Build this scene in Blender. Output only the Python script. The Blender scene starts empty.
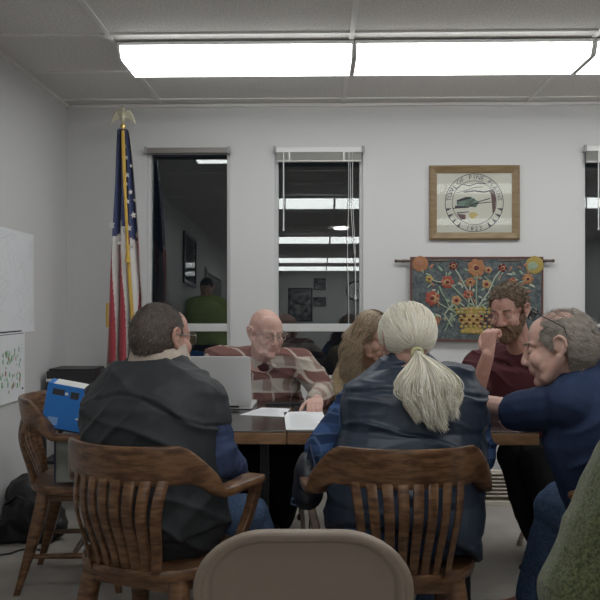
import bpy, math, random
import numpy as np
from mathutils import Vector, Matrix, Euler
random.seed(7); np.random.seed(7)
C = bpy.context.scene.collection
PI = math.pi
# ------------------------------------------------------------------ camera frame
F = 780.0; YAW = math.radians(1.32); HY = 306.0; CH = 1.25
cA, sA = math.cos(YAW), math.sin(YAW)
def P(px, py, d):
    cx = (px-300)/F*d
    return Vector((cx*cA-d*sA, cx*sA+d*cA, CH+(HY-py)/F*d))
def W(px, py, Y):                       # point on the plane y=Y
    k = (px-300)/F; d = Y/(k*sA+cA)
    return P(px, py, d)
def R3(yaw=0, down=0, roll=0):
    return (Matrix.Rotation(math.radians(yaw),3,'Z') @ Matrix.Rotation(math.radians(-down),3,'X') @ Matrix.Rotation(math.radians(roll),3,'Y'))
V = Vector
# ------------------------------------------------------------------ materials
MATS = {}
def mat(name, col=(.5,.5,.5), rough=.6, metal=0, nscale=0, namt=0.0, col2=None, bump=0, bscale=None, spec=.5, sheen=0, stretch=None, emit=0, ior=1.5, detail=4):
    if name in MATS: return MATS[name]
    m = bpy.data.materials.new(name); m.use_nodes = True
    nt = m.node_tree; b = nt.nodes['Principled BSDF']
    b.inputs['Base Color'].default_value = (*col,1); b.inputs['Roughness'].default_value = rough
    b.inputs['Metallic'].default_value = metal; b.inputs['Specular IOR Level'].default_value = spec
    b.inputs['IOR'].default_value = ior
    if sheen: b.inputs['Sheen Weight'].default_value = sheen
    if emit:
        b.inputs['Emission Color'].default_value = (*col,1); b.inputs['Emission Strength'].default_value = emit
    if nscale or bump:
        tc = nt.nodes.new('ShaderNodeTexCoord'); mp = nt.nodes.new('ShaderNodeMapping')
        nt.links.new(tc.outputs['Object'], mp.inputs['Vector'])
        if stretch: mp.inputs['Scale'].default_value = stretch
    if nscale:
        n = nt.nodes.new('ShaderNodeTexNoise'); n.inputs['Scale'].default_value = nscale; n.inputs['Detail'].default_value = detail
        nt.links.new(mp.outputs[0], n.inputs['Vector'])
        r = nt.nodes.new('ShaderNodeValToRGB')
        c2 = col2 or tuple(max(0,c*(1-namt)) for c in col)
        r.color_ramp.elements[0].position=.35; r.color_ramp.elements[1].position=.65
        r.color_ramp.elements[0].color=(*c2,1); r.color_ramp.elements[1].color=(*col,1)
        nt.links.new(n.outputs[0], r.inputs[0]); nt.links.new(r.outputs[0], b.inputs['Base Color'])
    if bump:
        n2 = nt.nodes.new('ShaderNodeTexNoise'); n2.inputs['Scale'].default_value = bscale or nscale; n2.inputs['Detail'].default_value = 5
        nt.links.new(mp.outputs[0], n2.inputs['Vector'])
        bp = nt.nodes.new('ShaderNodeBump'); bp.inputs['Strength'].default_value = bump; bp.inputs['Distance'].default_value = .01
        nt.links.new(n2.outputs[0], bp.inputs['Height']); nt.links.new(bp.outputs[0], b.inputs['Normal'])
    MATS[name] = m
    return m
def plaid(name, base, c1, c2, c3, sx, sz):
    m = bpy.data.materials.new(name); m.use_nodes = True
    nt = m.node_tree; b = nt.nodes['Principled BSDF']; b.inputs['Roughness'].default_value=.9; b.inputs['Specular IOR Level'].default_value=.15
    tc = nt.nodes.new('ShaderNodeTexCoord'); sp = nt.nodes.new('ShaderNodeSeparateXYZ')
    nz = nt.nodes.new('ShaderNodeTexNoise'); nz.inputs['Scale'].default_value=4
    ad = nt.nodes.new('ShaderNodeMixRGB'); ad.blend_type='ADD'; ad.inputs[0].default_value=.06
    nt.links.new(tc.outputs['Object'], nz.inputs['Vector']); nt.links.new(tc.outputs['Object'], ad.inputs[1]); nt.links.new(nz.outputs['Color'], ad.inputs[2])
    nt.links.new(ad.outputs[0], sp.inputs[0])
    def band(sock, freq, ph, lo, hi):
        a = nt.nodes.new('ShaderNodeMath'); a.operation='MULTIPLY_ADD'; a.inputs[1].default_value=freq; a.inputs[2].default_value=ph
        nt.links.new(sock, a.inputs[0])
        f = nt.nodes.new('ShaderNodeMath'); f.operation='FRACT'; nt.links.new(a.outputs[0], f.inputs[0])
        r = nt.nodes.new('ShaderNodeValToRGB'); r.color_ramp.interpolation='CONSTANT'
        e = r.color_ramp.elements; e[0].position=0; e[0].color=(0,0,0,1); e[1].position=lo; e[1].color=(1,1,1,1)
        z = e.new(hi); z.color=(0,0,0,1)
        nt.links.new(f.outputs[0], r.inputs[0]); return r.outputs[0]
    dg = nt.nodes.new('ShaderNodeMath'); dg.operation='ADD'
    nt.links.new(sp.outputs[0], dg.inputs[0]); nt.links.new(sp.outputs[1], dg.inputs[1])
    cur = None
    for sock, fr, ph, lo, hi, col, fac in [(sp.outputs[2],sz,0.1,.45,.95,c1,.85),(dg.outputs[0],sx,0,.5,.98,c2,.6),(sp.outputs[2],sz,.3,.1,.2,c3,.8),(dg.outputs[0],sx,.2,.1,.2,c3,.7)]:
        bd = band(sock, fr, ph, lo, hi)
        mx = nt.nodes.new('ShaderNodeMixRGB'); mu = nt.nodes.new('ShaderNodeMath'); mu.operation='MULTIPLY'; mu.inputs[1].default_value=fac
        nt.links.new(bd, mu.inputs[0]); nt.links.new(mu.outputs[0], mx.inputs[0])
        if cur is None: mx.inputs[1].default_value=(*base,1)
        else: nt.links.new(cur, mx.inputs[1])
        mx.inputs[2].default_value=(*col,1); cur = mx.outputs[0]
    nt.links.new(cur, b.inputs['Base Color']); MATS[name]=m; return m
def glass_mat(name, fres_ior=1.9, tint=(.9,.93,.93)):
    m = bpy.data.materials.new(name); m.use_nodes=True; nt=m.node_tree
    for n in list(nt.nodes): nt.nodes.remove(n)
    o = nt.nodes.new('ShaderNodeOutputMaterial'); t = nt.nodes.new('ShaderNodeBsdfTransparent'); t.inputs[0].default_value=(*tint,1)
    g = nt.nodes.new('ShaderNodeBsdfGlossy'); g.inputs['Roughness'].default_value=.0
    f = nt.nodes.new('ShaderNodeFresnel'); f.inputs[0].default_value=fres_ior
    x = nt.nodes.new('ShaderNodeMixShader')
    nt.links.new(f.outputs[0], x.inputs[0]); nt.links.new(t.outputs[0], x.inputs[1]); nt.links.new(g.outputs[0], x.inputs[2]); nt.links.new(x.outputs[0], o.inputs[0])
    MATS[name]=m; return m

m_wall = mat('painted_wall',(.64,.635,.64),.75,bump=.06,bscale=60)
m_ceil = mat('acoustic_tile',(.80,.775,.75),.9,nscale=95,namt=.22,bump=.25,bscale=120,spec=.1)
m_tbar = mat('ceiling_grid_paint',(.74,.72,.70),.5)
m_carpet = mat('carpet',(.38,.35,.32),.95,nscale=6,col2=(.32,.295,.275),bump=.5,bscale=260,spec=.1)
m_frame = mat('window_frame_paint',(.62,.62,.63),.5)
m_black = mat('black_plastic',(.012,.012,.014),.4)
m_white = mat('white_paint',(.8,.8,.79),.45)
m_paper = mat('paper',(.82,.83,.86),.8)
m_ink = mat('print_grey',(.60,.61,.63),.8)
m_dark = mat('print_dark',(.05,.05,.06),.8)
m_green_ink = mat('print_green',(.10,.36,.2),.8,nscale=60,col2=(.3,.5,.3))
m_brown_ink = mat('print_brown',(.20,.13,.13),.8,nscale=80,namt=.5)
m_glass = glass_mat('window_glass',1.95)
m_pglass = glass_mat('picture_glass',1.27,(1,1,1))
m_wood = mat('worn_oak',(.20,.105,.052),.30,nscale=14,col2=(.07,.03,.015),bump=.12,bscale=40,stretch=(1.2,1.2,5),detail=7)
m_woodlt = mat('light_oak',(.30,.16,.08),.4,nscale=14,col2=(.15,.075,.035),bump=.12,bscale=40,stretch=(4,4,1.2),detail=7)
m_gold = mat('brass',(.75,.55,.2),.3,metal=.9)
m_eagle = mat('pale_gilt_eagle',(.62,.58,.44),.35,metal=.35)

# ------------------------------------------------------------------ mesh builder
class M:
    def __init__(s): s.v=[]; s.f=[]; s.m=[]
    def add(s, verts, faces, mi=0):
        o=len(s.v); s.v += [tuple(v) for v in verts]; s.f += [tuple(i+o for i in f) for f in faces]; s.m += [mi]*len(faces)
    def box(s, c, size, rot=None, mi=0):
        hx,hy,hz=[a/2 for a in size]; c=V(c)
        vs=[V((x,y,z)) for x in(-hx,hx) for y in(-hy,hy) for z in(-hz,hz)]
        if rot: vs=[rot@v for v in vs]
        s.add([c+v for v in vs],[(0,1,3,2),(4,6,7,5),(0,4,5,1),(2,3,7,6),(0,2,6,4),(1,5,7,3)],mi)
    def ring_loft(s, rings, mi=0, caps=True, closed=False):
        n=len(rings[0]); vs=[p for r in rings for p in r]; fs=[]
        k=len(rings)
        for i in range(k if closed else k-1):
            a=i*n; b=((i+1)%k)*n
            for j in range(n):
                j2=(j+1)%n; fs.append((a+j,a+j2,b+j2,b+j))
        if caps and not closed:
            fs.append(tuple(reversed(range(n)))); fs.append(tuple((k-1)*n+j for j in range(n)))
        s.add(vs,fs,mi)
    def tube(s, pts, r, n=10, mi=0, flat=None, closed=False):
        pts=[V(p) for p in pts]; rs = r if isinstance(r,(list,tuple)) else [r]*len(pts)
        rings=[]; up=None
        for i,p in enumerate(pts):
            if closed: t=(pts[(i+1)%len(pts)]-pts[i-1])
            else: t=pts[min(i+1,len(pts)-1)]-pts[max(i-1,0)]
            t.normalize()
            if up is None:
                up = V((0,0,1)) if abs(t.z)<.9 else V((0,1,0))
            a=t.cross(up)
            if a.length<1e-5: a=t.cross(V((1,0,0)))
            a.normalize(); b=a.cross(t); up=b
            fa,fb = flat if flat else (1,1)
            rings.append([p+a*(math.cos(2*PI*k/n)*rs[i]*fa)+b*(math.sin(2*PI*k/n)*rs[i]*fb) for k in range(n)])
        s.ring_loft(rings,mi,closed=closed)
    def ell(s, c, r, rot=None, mi=0, nu=16, nv=10):
        c=V(c); vs=[];fs=[]
        for i in range(nv+1):
            th=PI*i/nv
            for j in range(nu):
                ph=2*PI*j/nu
                p=V((r[0]*math.sin(th)*math.cos(ph), r[1]*math.sin(th)*math.sin(ph), r[2]*math.cos(th)))
                if i in(0,nv) and j>0: continue
                if rot: p=rot@p
                vs.append(c+p)
        idx=lambda i,j: 0 if i==0 else (1+(nv-1)*nu if i==nv else 1+(i-1)*nu+j%nu)
        for i in range(nv):
            for j in range(nu):
                q=[idx(i,j),idx(i+1,j),idx(i+1,j+1),idx(i,j+1)]
                q=list(dict.fromkeys(q)); fs.append(tuple(q))
        s.add(vs,fs,mi)
    def cap(s, a, b, ra, rb, mi=0, n=12):
        a=V(a); b=V(b); t=(b-a); L=t.length
        if L<1e-6: return s.ell(a,(ra,)*3,mi=mi)
        t/=L; pts=[];rs=[]
        for k in (1,.92,.7,.38): pts.append(a-t*ra*k); rs.append(ra*math.sqrt(max(0,1-k*k))+1e-4)
        pts.append(a); rs.append(ra); pts.append(b); rs.append(rb)
        for k in (.38,.7,.92,1): pts.append(b+t*rb*k); rs.append(rb*math.sqrt(max(0,1-k*k))+1e-4)
        up = V((0,0,1)) if abs(t.z)<.9 else V((0,1,0)); x=t.cross(up).normalized(); y=x.cross(t)
        s.ring_loft([[p+x*(math.cos(2*PI*k/n)*r)+y*(math.sin(2*PI*k/n)*r) for k in range(n)] for p,r in zip(pts,rs)],mi)
    def rbox(s, c, size, rad, rot=None, axis='z', mi=0, seg=5):
        # rounded rectangle prism
        a,b,h=size; rad=min(rad,a/2-1e-4,b/2-1e-4); pr=[]
        for qx,qy,st in((1,1,0),(-1,1,1),(-1,-1,2),(1,-1,3)):
            for k in range(seg+1):
                th=PI/2*(st+k/seg); pr.append((qx*(a/2-rad)+rad*math.cos(th), qy*(b/2-rad)+rad*math.sin(th)))
        def w(x,y,z):
            p={'z':V((x,y,z)),'y':V((x,z,y)),'x':V((z,x,y))}[axis]
            return V(c)+(rot@p if rot else p)
        s.ring_loft([[w(x,y,z) for x,y in pr] for z in(-h/2,h/2)],mi)
    def obj(s, name, mats, parent=None, smooth=True, bevel=0, ang=35, loc=None):
        me=bpy.data.meshes.new(name); me.from_pydata([tuple(v) for v in s.v],[],s.f)
        if not isinstance(mats,(list,tuple)): mats=[mats]
        for k in mats: me.materials.append(k)
        if len(mats)>1: me.polygons.foreach_set('material_index', s.m)
        import bmesh
        bm=bmesh.new(); bm.from_mesh(me); bmesh.ops.recalc_face_normals(bm,faces=bm.faces); bm.to_mesh(me); bm.free()
        if smooth:
            me.polygons.foreach_set('use_smooth',[True]*len(me.polygons)); me.set_sharp_from_angle(angle=math.radians(ang))
        o=bpy.data.objects.new(name,me); C.objects.link(o)
        if parent is not None: o.parent=parent
        if loc is not None: o.location=loc
        if bevel:
            b=o.modifiers.new('b','BEVEL'); b.width=bevel; b.segments=2; b.limit_method='ANGLE'; b.angle_limit=math.radians(40)
        me.update(); return o
    def blob(s, name, mats, parent=None, voxel=.005, smooth=6, fac=.5, disp=None, zone=None):
        me=bpy.data.meshes.new('tmp'); me.from_pydata([tuple(v) for v in s.v],[],s.f)
        t=bpy.data.objects.new('tmp',me); C.objects.link(t)
        r=t.modifiers.new('r','REMESH'); r.mode='VOXEL'; r.voxel_size=voxel
        if smooth:
            q=t.modifiers.new('s','SMOOTH'); q.iterations=smooth; q.factor=fac
        dg=bpy.context.evaluated_depsgraph_get(); dg.update()
        nm=bpy.data.meshes.new_from_object(t.evaluated_get(dg)); nm.name=name
        bpy.data.objects.remove(t); bpy.data.meshes.remove(me)
        n=len(nm.vertices); co=np.empty(n*3,np.float32); nm.vertices.foreach_get('co',co); co=co.reshape(-1,3)
        if disp:
            no=np.empty(n*3,np.float32); nm.vertices.foreach_get('normal',no); no=no.reshape(-1,3)
            co=co+no*disp(co,no)[:,None]; nm.vertices.foreach_set('co',co.astype(np.float32).ravel())
        if not isinstance(mats,(list,tuple)): mats=[mats]
        nm.materials.clear()
        for k in mats: nm.materials.append(k)
        if zone:
            fc=np.empty(len(nm.polygons)*3,np.float32); nm.polygons.foreach_get('center',fc); fc=fc.reshape(-1,3)
            nm.polygons.foreach_set('material_index', zone(fc).astype(np.int32))
        nm.polygons.foreach_set('use_smooth',[True]*len(nm.polygons)); nm.update()
        o=bpy.data.objects.new(name,nm); C.objects.link(o)
        if parent is not None: o.parent=parent
        return o
def thing(name,label,cat,loc=(0,0,0),rz=0,group=None):
    o=bpy.data.objects.new(name,None); C.objects.link(o); o.location=loc; o.rotation_euler=(0,0,rz); o.empty_display_size=.1
    o['label']=label; o['category']=cat
    if group: o['group']=group
    return o
def tag(o,label,cat,group=None):
    o['label']=label; o['category']=cat
    if group: o['group']=group
    return o
def struct(o): o['kind']='structure'; return o
def dup(root,loc,rz,label,group=None):
    r=root.copy(); C.objects.link(r); r.location=loc; r.rotation_euler=(0,0,rz); r['label']=label
    if group: r['group']=group
    for ch in list(root.children):
        c=ch.copy(); C.objects.link(c); c.parent=r
        for g in list(ch.children):
            d=g.copy(); C.objects.link(d); d.parent=c
    return r
# numpy value noise
_T=np.random.RandomState(3).rand(32,32,32).astype(np.float32)
def vn(p):
    i=np.floor(p).astype(int); f=p-i; f=f*f*(3-2*f); r=0
    for dx in(0,1):
        for dy in(0,1):
            for dz in(0,1):
                w=(f[:,0] if dx else 1-f[:,0])*(f[:,1] if dy else 1-f[:,1])*(f[:,2] if dz else 1-f[:,2])
                r=r+w*_T[(i[:,0]+dx)%32,(i[:,1]+dy)%32,(i[:,2]+dz)%32]
    return r
def folds(amp=.006, sc=(9,9,14), seed=0, fine=.3, d=None):
    def f(co,no):
        q=co+seed*3.7
        if d is not None:
            Rm=np.array(d); q=q@Rm.T
        w=np.stack([vn(q*4+11),vn(q*4+37),vn(q*4+71)],1)*.16
        q=q+w
        a=1-np.abs(2*vn(q*np.array(sc))-1)*1.6
        b=1-np.abs(2*vn(q*np.array(sc)*2.3+5)-1)*1.6
        return amp*(a+fine*b)
    return f

# ------------------------------------------------------------------ room shell
LX=-1.70; BY=5.24; CZ=2.61; RX=4.4; RY=-8.0; TH=.15
WZ0=.76; WZ1=2.305
wins=[]
for pl in (147,275,583):
    x0=W(pl,200,BY).x; wins.append((x0,x0+(.56 if pl==147 else .59)))
def wallpanel():
    m=M(); xs=[LX-.15]; 
    for a,b in wins: xs += [a,b]
    xs.append(RX+.15)
    for i in range(len(xs)-1):
        a,b=xs[i],xs[i+1]; c=(a+b)/2
        if i%2==0: m.box((c,BY+TH/2,CZ/2),(b-a,TH,CZ))
        else:
            m.box((c,BY+TH/2,WZ0/2),(b-a,TH,WZ0)); m.box((c,BY+TH/2,(WZ1+CZ)/2),(b-a,TH,CZ-WZ1))
    return m
struct(wallpanel().obj('wall_back',m_wall,smooth=False))
m=M(); m.box((LX-.075,(BY+RY)/2,CZ/2),(.15,BY-RY,CZ)); struct(m.obj('wall_left',m_wall,smooth=False))
m=M(); m.box((RX+.075,(BY+RY)/2,CZ/2),(.15,BY-RY,CZ)); struct(m.obj('wall_right',m_wall,smooth=False))
m=M(); m.box(((LX+RX)/2,RY-.075,CZ/2),(RX-LX+.3,.15,CZ)); struct(m.obj('wall_rear',m_wall,smooth=False))
m=M(); m.box(((LX+RX)/2,(BY+RY)/2,-.05),(RX-LX+.3,BY-RY+.3,.1)); struct(m.obj('floor',m_carpet,smooth=False))
m=M(); m.box(((LX+RX)/2,(BY+RY)/2,CZ+.05),(RX-LX+.3,BY-RY+.3,.1)); struct(m.obj('ceiling',m_ceil,smooth=False))
m=M()
gx=-1.05
k=-1
while gx+1.22*k < RX-.05:
    x=gx+1.22*k; k+=1
    if x>LX+.02: m.box((x,(BY+RY)/2,CZ-.003),(.024,BY-RY,.008))
y=5.10
while y>RY:
    m.box(((LX+RX)/2,y,CZ-.0032),(RX-LX,.024,.0085)); y-=.61
struct(m.obj('trim_1',m_tbar,smooth=False))
m=M(); m.box(((LX+RX)/2,BY-.01,CZ-.012),(RX-LX,.02,.02)); m.box((LX+.01,(BY+RY)/2,CZ-.012),(.02,BY-RY,.02)); struct(m.obj('trim_2',m_tbar,smooth=False))
m=M(); m.box(((LX+RX)/2,BY-.006,.05),(RX-LX,.012,.1)); struct(m.obj('baseboard_back',mat('vinyl_base',(.10,.09,.085),.5),smooth=False))
m=M(); m.box((LX+.006,(BY+RY)/2,.05),(.012,BY-RY,.1)); struct(m.obj('baseboard_left',MATS['vinyl_base'],smooth=False))
# windows
ZR=1.25+(306-327.5)/F*5.3
for i,(a,b) in enumerate(wins):
    w=thing('window_%d'%(i+1),'x','x'); del w['label']; del w['category']; struct(w)
    yf=BY+.05; t=.021; c=(a+b)/2
    m=M()
    m.box((a+t/2,yf,(WZ0+WZ1)/2),(t,.06,WZ1-WZ0)); m.box((b-t/2,yf,(WZ0+WZ1)/2),(t,.06,WZ1-WZ0))
    m.box((c,yf,WZ1-t/2),(b-a-2*t,.058,t)); m.box((c,yf,WZ0+t/2),(b-a-2*t,.058,t))
    m.box((c,yf-.008,ZR),(b-a-2*t,.05,.052))
    m.obj('window_frame',m_frame,w,bevel=.003,smooth=False)
    PT=Matrix.Rotation(math.radians(-1.35 if i==0 else -1.1),3,'X'); m=M(); m.box((c,yf+.012,(ZR+WZ1)/2),(b-a-2*t,.005,WZ1-ZR-.05),PT); m.obj('upper_pane',m_glass,w,smooth=False)
    m=M(); m.box((c,yf-.006,(ZR+WZ0)/2),(b-a-2*t,.005,ZR-WZ0-.05),PT); m.obj('lower_pane',m_glass,w,smooth=False)
    m=M(); m.box((c,BY+.004,WZ0+.006),(b-a-.004,.03,.012)); m.obj('window_sill',m_frame,w,bevel=.003,smooth=False)
# blinds
m_slat=mat('blind_vinyl',(.66,.65,.62),.5); m_rail=mat('blind_rail',(.72,.72,.72),.35); m_bronze=mat('blind_rail_dark',(.22,.2,.19),.4)
def blind(i,label,stack,wandx,dark,cords):
    a,b=wins[i]; c=(a+b)/2; yb=BY-.020; zt=WZ1+.006
    r=thing('window_blind',label,'blind',(c,yb,zt),0,'raised blinds at the back wall windows'); w=b-a+.002
    m=M(); m.box((0,0,-.018),(w,.036,.036)); m.obj('head_rail',m_bronze if dark else m_rail,r,bevel=.003)
    for s in(-1,1):
        m=M(); m.box((s*(w/2-.002),-.024,-.018),(.018,.014,.044)); m.obj('mounting_bracket',mat('bracket_grey',(.3,.3,.31),.4),r,bevel=.002)
    if stack:
        m=M(); n=int(stack/.0042)
        for k in range(n): m.box((0,0,-.040-k*.0042),(w-.03,.027,.0014),Matrix.Rotation(random.uniform(-.05,.05),3,'X'))
        m.obj('slat_stack',m_slat,r,smooth=False)
        m=M(); m.box((0,0,-.040-n*.0042-.005),(w-.03,.028,.012)); m.obj('bottom_rail',m_slat,r,bevel=.003)
        for lx in (-w/2+.10,w/2-.13):
            m=M(); m.box((lx,-.0155,-.04-stack/2),(.012,.0012,stack+.012)); m.obj('ladder_tape',m_rail,r,smooth=False)
    if wandx is not None:
        m=M(); m.tube([(wandx,-.028,-.03),(wandx,-.03,-.09),(wandx,-.03,-.54)],.0045,8); m.tube([(wandx,-.03,-.54),(wandx,-.03,-.56)],.006,8); m.obj('tilt_wand',m_rail,r)
    for q,(x0,x1,L) in enumerate(cords):
        m=M(); pts=[(x0+(x1-x0)*t+.004*math.sin(t*9+q),-.02-.006*math.sin(t*3),-.036-L*t) for t in np.linspace(0,1,20)]
        m.tube(pts,.0018,5); m.tube([pts[-1],(x1,-.02,-.036-L-.03)],[.004,.008],8); m.obj('pull_cord',m_rail,r)
blind(0,'blind raised behind its dark head rail, window right of the flag',0.0,None,True,[])
blind(1,'raised white blind with wand and long cords, middle window',.05,-.235,False,[(.195,.195,1.25),(.20,.245,.95),(.22,.25,1.1)])
blind(2,'raised white blind with a wand, window at the right edge',.06,-.21,False,[])
# ------------------------------------------------------------------ ceiling fixtures
m_lens=mat('glowing_lens',(.97,1,.985),.4,emit=4.6)
def fixture(label,loc,rz=0,group='wraparound ceiling lights'):
    r=thing('ceiling_light',label,'ceiling light',loc,rz,group)
    L=1.213; 
    m=M(); m.box((0,0,-.008),(L,.40,.016)); m.obj('housing',m_white,r,bevel=.002)
    prof=[(-.19,-.016),(-.19,-.03),(-.165,-.072),(-.15,-.078),(.15,-.078),(.165,-.072),(.19,-.03),(.19,-.016)]
    m=M(); m.ring_loft([[V((x,yy,z)) for yy,z in prof] for x in(-L/2+.012,L/2-.012)]); m.obj('lens',m_lens,r,smooth=False)
    for s in(-1,1):
        m=M(); pr=[(yy*1.03,z*1.03) for yy,z in prof]; m.ring_loft([[V((x,yy,z)) for yy,z in pr] for x in(s*(L/2-.012),s*L/2)]); m.obj('end_cap',m_white,r,smooth=False)
    return r
FY=4.17; FZ=CZ-.008
f0=fixture('lit wraparound ceiling light above the flag, leftmost of the front row',(-.422,FY,FZ))
dup(f0,(.793,FY,FZ),0,'lit wraparound ceiling light above the framed seal, middle of the front row')
dup(f0,(2.008,FY,FZ),0,'lit wraparound ceiling light cut off at the right edge of the picture')
dup(f0,(3.223,FY,FZ),0,'lit wraparound ceiling light outside the picture at the right end of the front row')
for j,y in enumerate((1.70,-1.70,-5.0,-6.9)):
    for i,x in enumerate((-.422,.793,2.008,3.223)):
        dup(f0,(x,y,FZ),0,'lit ceiling light behind the camera, seen only as a strip mirrored in the window glass','mirrored ceiling lights')
m=M(); m.tube([(0,0,0),(0,0,-.02)],[.11,.10],24); o=m.obj('round_ceiling_light',mat('round_lamp_glow',(1,1,1),.4,emit=8),loc=(.33,-.6,CZ-.008)); tag(o,'small round lit ceiling light mirrored as a bright spot in the middle window','ceiling light')
# ------------------------------------------------------------------ rear wall pictures (mirrored in glass)
def simple_frame(name,label,cat,loc,w,h,axis,inner):
    r=thing(name,label,cat,loc,0 if axis=='r' else -PI/2); t=.05*max(w,.4)
    m=M()
    for s in(-1,1):
        m.box((s*(w/2-t/2),.015,0),(t,.03,h)); m.box((0,.015,s*(h/2-t/2)),(w-2*t,.03,t))
    m.obj('frame',m_black,r,smooth=False)
    m=M(); m.box((0,.008,0),(w-2*t,.012,h-2*t)); m.obj('print',inner,r,smooth=False)
    m=M(); m.box((0,.02,0),(w-2*t,.002,h-2*t)); m.obj('glazing',m_pglass,r,smooth=False)
m_pr1=mat('dim_print',(.35,.36,.34),.7,nscale=9,col2=(.06,.06,.07))
simple_frame('picture_frame','large black framed picture mirrored in the middle window','picture',(-.42,RY+.005,1.79),.58,.80,'r',m_pr1)
simple_frame('picture_frame','small upper framed picture mirrored in the middle window','picture',(.04,RY+.005,2.28),.28,.28,'r',m_pr1)
simple_frame('picture_frame','small lower framed picture mirrored in the middle window','picture',(.04,RY+.005,1.86),.30,.22,'r',m_pr1)
simple_frame('picture_frame','tall black framed picture on the left wall mirrored in the window by the flag','picture',(LX+.003,.40,2.08),.95,.66,'l',m_pr1)
r=thing('wall_clock','round black wall clock mirrored in the middle window','clock',(.90,RY,2.12))
m=M(); m.tube([(0,0,0),(0,.05,0)],.24,32); m.obj('case',m_black,r); m=M(); m.tube([(0,.05,0),(0,.054,0)],.2,32); m.obj('dial',m_white,r)
m=M(); m.box((.0,.057,.06),(.012,.004,.14)); m.box((.04,.057,0),(.1,.004,.014)); m.obj('hand',m_black,r)
d=thing('door_1','','x'); del d['label']; del d['category']; struct(d); d.location=(LX,-1.9,0)
m=M(); m.box((.02,0,1.02),(.035,1.66,2.04)); m.obj('door_leaf',mat('dark_door',(.06,.045,.04),.5),d)
m=M(); m.box((.02,-.87,1.05),(.05,.07,2.1)); m.box((.02,.87,1.05),(.05,.07,2.1)); m.box((.02,0,2.1),(.05,1.81,.07)); m.obj('door_frame',m_frame,d,smooth=False)
m=M(); m.tube([(.03,.36,1),(.09,.36,1)],.012,10); m.ell((.1,.36,1),(.02,.026,.026)); m.obj('door_handle',m_gold,d)

# ------------------------------------------------------------------ text
def glyphs(txt,size):
    cu=bpy.data.curves.new('t','FONT'); cu.body=txt; cu.size=size; cu.align_x='CENTER'; cu.resolution_u=2
    o=bpy.data.objects.new('t',cu); C.objects.link(o)
    dg=bpy.context.evaluated_depsgraph_get(); dg.update()
    me=bpy.data.meshes.new_from_object(o.evaluated_get(dg))
    vs=[v.co.copy() for v in me.vertices]; fs=[tuple(p.vertices) for p in me.polygons]
    bpy.data.objects.remove(o); bpy.data.meshes.remove(me); bpy.data.curves.remove(cu)
    return vs,fs
# ------------------------------------------------------------------ framed town seal
def wall_xy(px,py): 
    q=W(px,py,BY); return q.x,q.z
x0,z1=wall_xy(429,166); x1,z0=wall_xy(519,240)
cx,cz=(x0+x1)/2,(z0+z1)/2; w,h=x1-x0,z1-z0
r=thing('framed_seal','wide wooden frame holding the round town seal on the back wall above the flowered rug','picture',(cx,BY,cz))
m_oakf=mat('frame_oak',(.27,.19,.10),.45,nscale=12,col2=(.20,.135,.07),stretch=(1,1,6))
m=M(); t=.05
def mould(m,x0,z0,x1,z1,ox,oz):
    pr=[(0,0),(0,.022),(.012,.03),(.03,.024),(.05,.016),(.05,0)]
    L=math.hypot(x1-x0,z1-z0); ux,uz=(x1-x0)/L,(z1-z0)/L
    rings=[]
    for e,(x,z) in((0,(x0,z0)),(1,(x1,z1))):
        s=1 if e==0 else -1
        rings.append([V((x+ox*a+ux*s*a, -b, z+oz*a+uz*s*a)) for a,b in pr])
    m.ring_loft(rings)
mould(m,-w/2,h/2,w/2,h/2,0,-1); mould(m,-w/2,-h/2,w/2,-h/2,0,1); mould(m,-w/2,-h/2,-w/2,h/2,1,0); mould(m,w/2,-h/2,w/2,h/2,-1,0)
m.obj('frame',m_oakf,r,smooth=False)
m=M(); iw,ih=w-.09,h-.09
m.box((0,-.006,0),(iw,.006,ih),mi=0)
yy=-.0096
def ringm(R,wd,mi,seg=72,ex=1.0):
    vs=[];fs=[]
    for k in range(seg):
        a=2*PI*k/seg
        for q in(R-wd,R): vs.append((q*math.cos(a)*ex+.0,yy,q*math.sin(a)))
    for k in range(seg):
        a=2*k;b=2*((k+1)%seg); fs.append((a,a+1,b+1,b))
    m.add(vs,fs,mi)
RO=.195; RI=.148
ringm(RO,.0045,1); ringm(RI,.0035,1)
def place_text(ch,R,ang,size,up=True):
    vs,fs=glyphs(ch,size)
    q=ang if up else ang+PI
    for i,v in enumerate(vs):
        lx,lz=v.x, v.y-size*.35
        if up: rx=lx*math.cos(ang-PI/2)-lz*math.sin(ang-PI/2); rz=lx*math.sin(ang-PI/2)+lz*math.cos(ang-PI/2)
        else: rx=lx*math.cos(ang+PI/2)-lz*math.sin(ang+PI/2); rz=lx*math.sin(ang+PI/2)+lz*math.cos(ang+PI/2)
        vs[i]=V((R*math.cos(ang)+rx,yy,R*math.sin(ang)+rz))
    m.add(vs,fs,1)
txt='TOWN OF PINE PLAINS'
for i,ch in enumerate(txt):
    if ch!=' ': place_text(ch,(RO+RI)/2,math.radians(172-i*(164/(len(txt)-1))),.042)
for i,ch in enumerate('1823'): place_text(ch,(RO+RI)/2,math.radians(270+(i-1.5)*9.5),.04,False)
for s in(-1,1):                                     # four little pines each side
    for k in range(4):
        a=math.radians(270+s*(34+k*14)); c=((RO+RI)/2*math.cos(a),(RO+RI)/2*math.sin(a)); u=(-math.cos(a),-math.sin(a)); n=(-u[1],u[0])
        for q,wd in((.018,.005),(.006,.010),(-.006,.013)):
            m.add([(c[0]+u[0]*q+n[0]*0,yy,c[1]+u[1]*q),(c[0]+u[0]*(q-.016)+n[0]*wd,yy-.0002,c[1]+u[1]*(q-.016)+n[1]*wd),(c[0]+u[0]*(q-.016)-n[0]*wd,yy,c[1]+u[1]*(q-.016)-n[1]*wd)],[(0,1,2)],1)
def poly(pts,mi,dy=0): m.add([(a,yy-dy,b) for a,b in pts],[tuple(range(len(pts)))],mi)
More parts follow.
